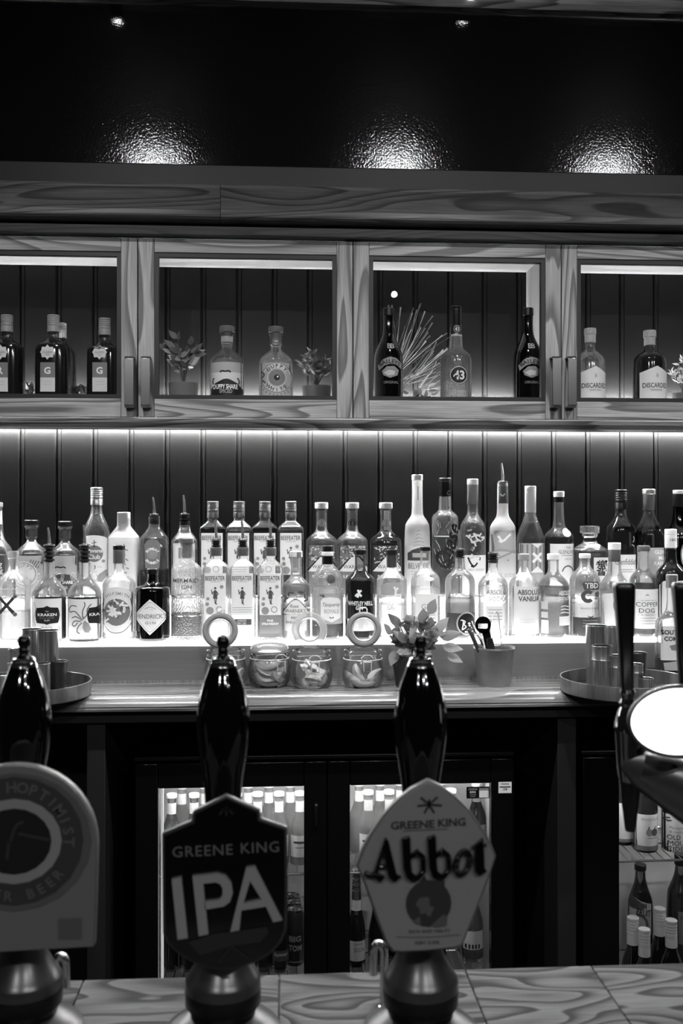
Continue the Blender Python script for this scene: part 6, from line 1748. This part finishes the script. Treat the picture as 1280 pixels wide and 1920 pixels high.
# ================================================================== plants in the wall cabinets
Z_C = ZF1
def cab_plant(label, px, Yp, potr, poth, seedv, n, spread, hgt, mesh, mats, size, potm='pot_clay', back=.3):
    X = P(px, 0, Yp)[0]; yb, s = frame(px, Yp, Z_C); q = random.Random(seedv)
    t = thing('potted_plant', label, 'plant', (X, Yp, Z_C), group=None)
    MB().lathe([(potr * .94 / s, poth / s - .001), (potr / s, poth / s), (potr / s, (poth - 3) / s), (potr * .92 / s, .002), (potr * .9 / s, 0)], 24).build('pot', potm, t)
    hs = []
    for k in range(7):
        a = 2 * math.pi * k / 7 + q.uniform(-.3, .3); rr = q.uniform(.2, .75) * spread; h = q.uniform(.45, .85) * hgt
        e = (rr * math.cos(a) / s, rr * math.sin(a) * .6 / s, (poth + h) / s); hs.append(e)
        st = MB(); st.tube([(0, 0, poth / s - .002), (e[0] * .4, e[1] * .4, (poth + h * .5) / s), e], [1.2 / s, 1 / s, .6 / s], 5); st.build('stem', 'stem', t)
    for k in range(n):
        e = hs[k % 7]; f_ = q.uniform(.4, 1); a = q.uniform(0, 6.28)
        put_leaf(mesh, q.choice(mats), t, (e[0] * f_, e[1] * f_, poth / s + (e[2] - poth / s) * f_), (math.cos(a) + e[0] * s / spread, math.sin(a) * .7, q.uniform(-.1, 1.1)), q.uniform(.75, 1.15) * size / s, q.uniform(-.7, .7))
    return t


cab_plant('broad-leaf potted plant in the cabinet beside the black hill label bottle', 344, 2.66, 28, 46, 3, 70, 44, 105, OVAL, ['leaf_mid', 'leaf_dark', 'leaf_mid', 'leaf_pale'], 22)
cab_plant('frilly small-leaf potted plant in the cabinet beside the eye emblem bottle', 593, 2.69, 27, 44, 8, 120, 46, 95, SLIM, ['leaf_mid', 'leaf_dark', 'leaf_dark', 'leaf_pale'], 15)
cab_plant('white frosty sprig plant at the picture edge of the cabinet', 1282, 2.70, 22, 36, 5, 140, 36, 86, SLIM, ['leaf_white', 'leaf_white', 'leaf_pale'], 12)
cab_plant('low trailing plant with pale leaves behind the star badge bottles', 58, 2.77, 16, 22, 14, 16, 30, 34, OVAL, ['leaf_pale', 'leaf_white', 'leaf_mid'], 22)
cab_plant('low dark-leaf plant between the two G initial bottles', 152, 2.77, 14, 18, 16, 14, 26, 30, OVAL, ['leaf_dark', 'leaf_mid'], 22)
cab_plant('low creeping plant between the number label bottle and cream liqueur bottle', 905, 2.76, 10, 12, 19, 18, 40, 22, OVAL, ['leaf_dark', 'leaf_mid'], 15)
# spiky grass behind the first cream liqueur bottle
X, Yp = P(770, 0, 2.75)[0], 2.75; yb, s = frame(770, Yp, Z_C)
t = thing('spiky_plant', 'spiky grass plant with long thin blades behind the cream liqueur bottle', 'plant', (X, Yp, Z_C))
MB().lathe([(20 / s, 22 / s), (22 / s, 24 / s), (22 / s, 20 / s), (16 / s, 0)], 20).build('pot', 'pot_clay', t)
q = random.Random(31)
for k in range(64):
    if k < 28: ang = q.uniform(38, 92); ln = q.uniform(85, 135); ox, oz = -32, 72
    elif k < 48: ang = q.uniform(12, 48); ln = q.uniform(60, 100); ox, oz = -8, 58
    else: ang = q.uniform(5, 60); ln = q.uniform(35, 65); ox, oz = 15, 42
    put_leaf(BLADE, q.choice(['leaf_mid', 'leaf_pale', 'leaf_pale', 'leaf_white']), t, ((ox + q.uniform(-8, 8)) / s, 0, (oz + q.uniform(-6, 6)) / s), (math.cos(R(ang)), q.uniform(-.12, .12), math.sin(R(ang))), ln / s, q.uniform(-.8, .8))
for k in range(20):
    a = q.uniform(0, 6.28)
    put_leaf(OVAL, q.choice(['leaf_dark', 'leaf_mid', 'leaf_pale']), t, (q.uniform(-20, 40) / s, -.01, q.uniform(14, 46) / s), (math.cos(a), -.4, math.sin(a) * .6 + .2), q.uniform(14, 22) / s, q.uniform(-.6, .6))
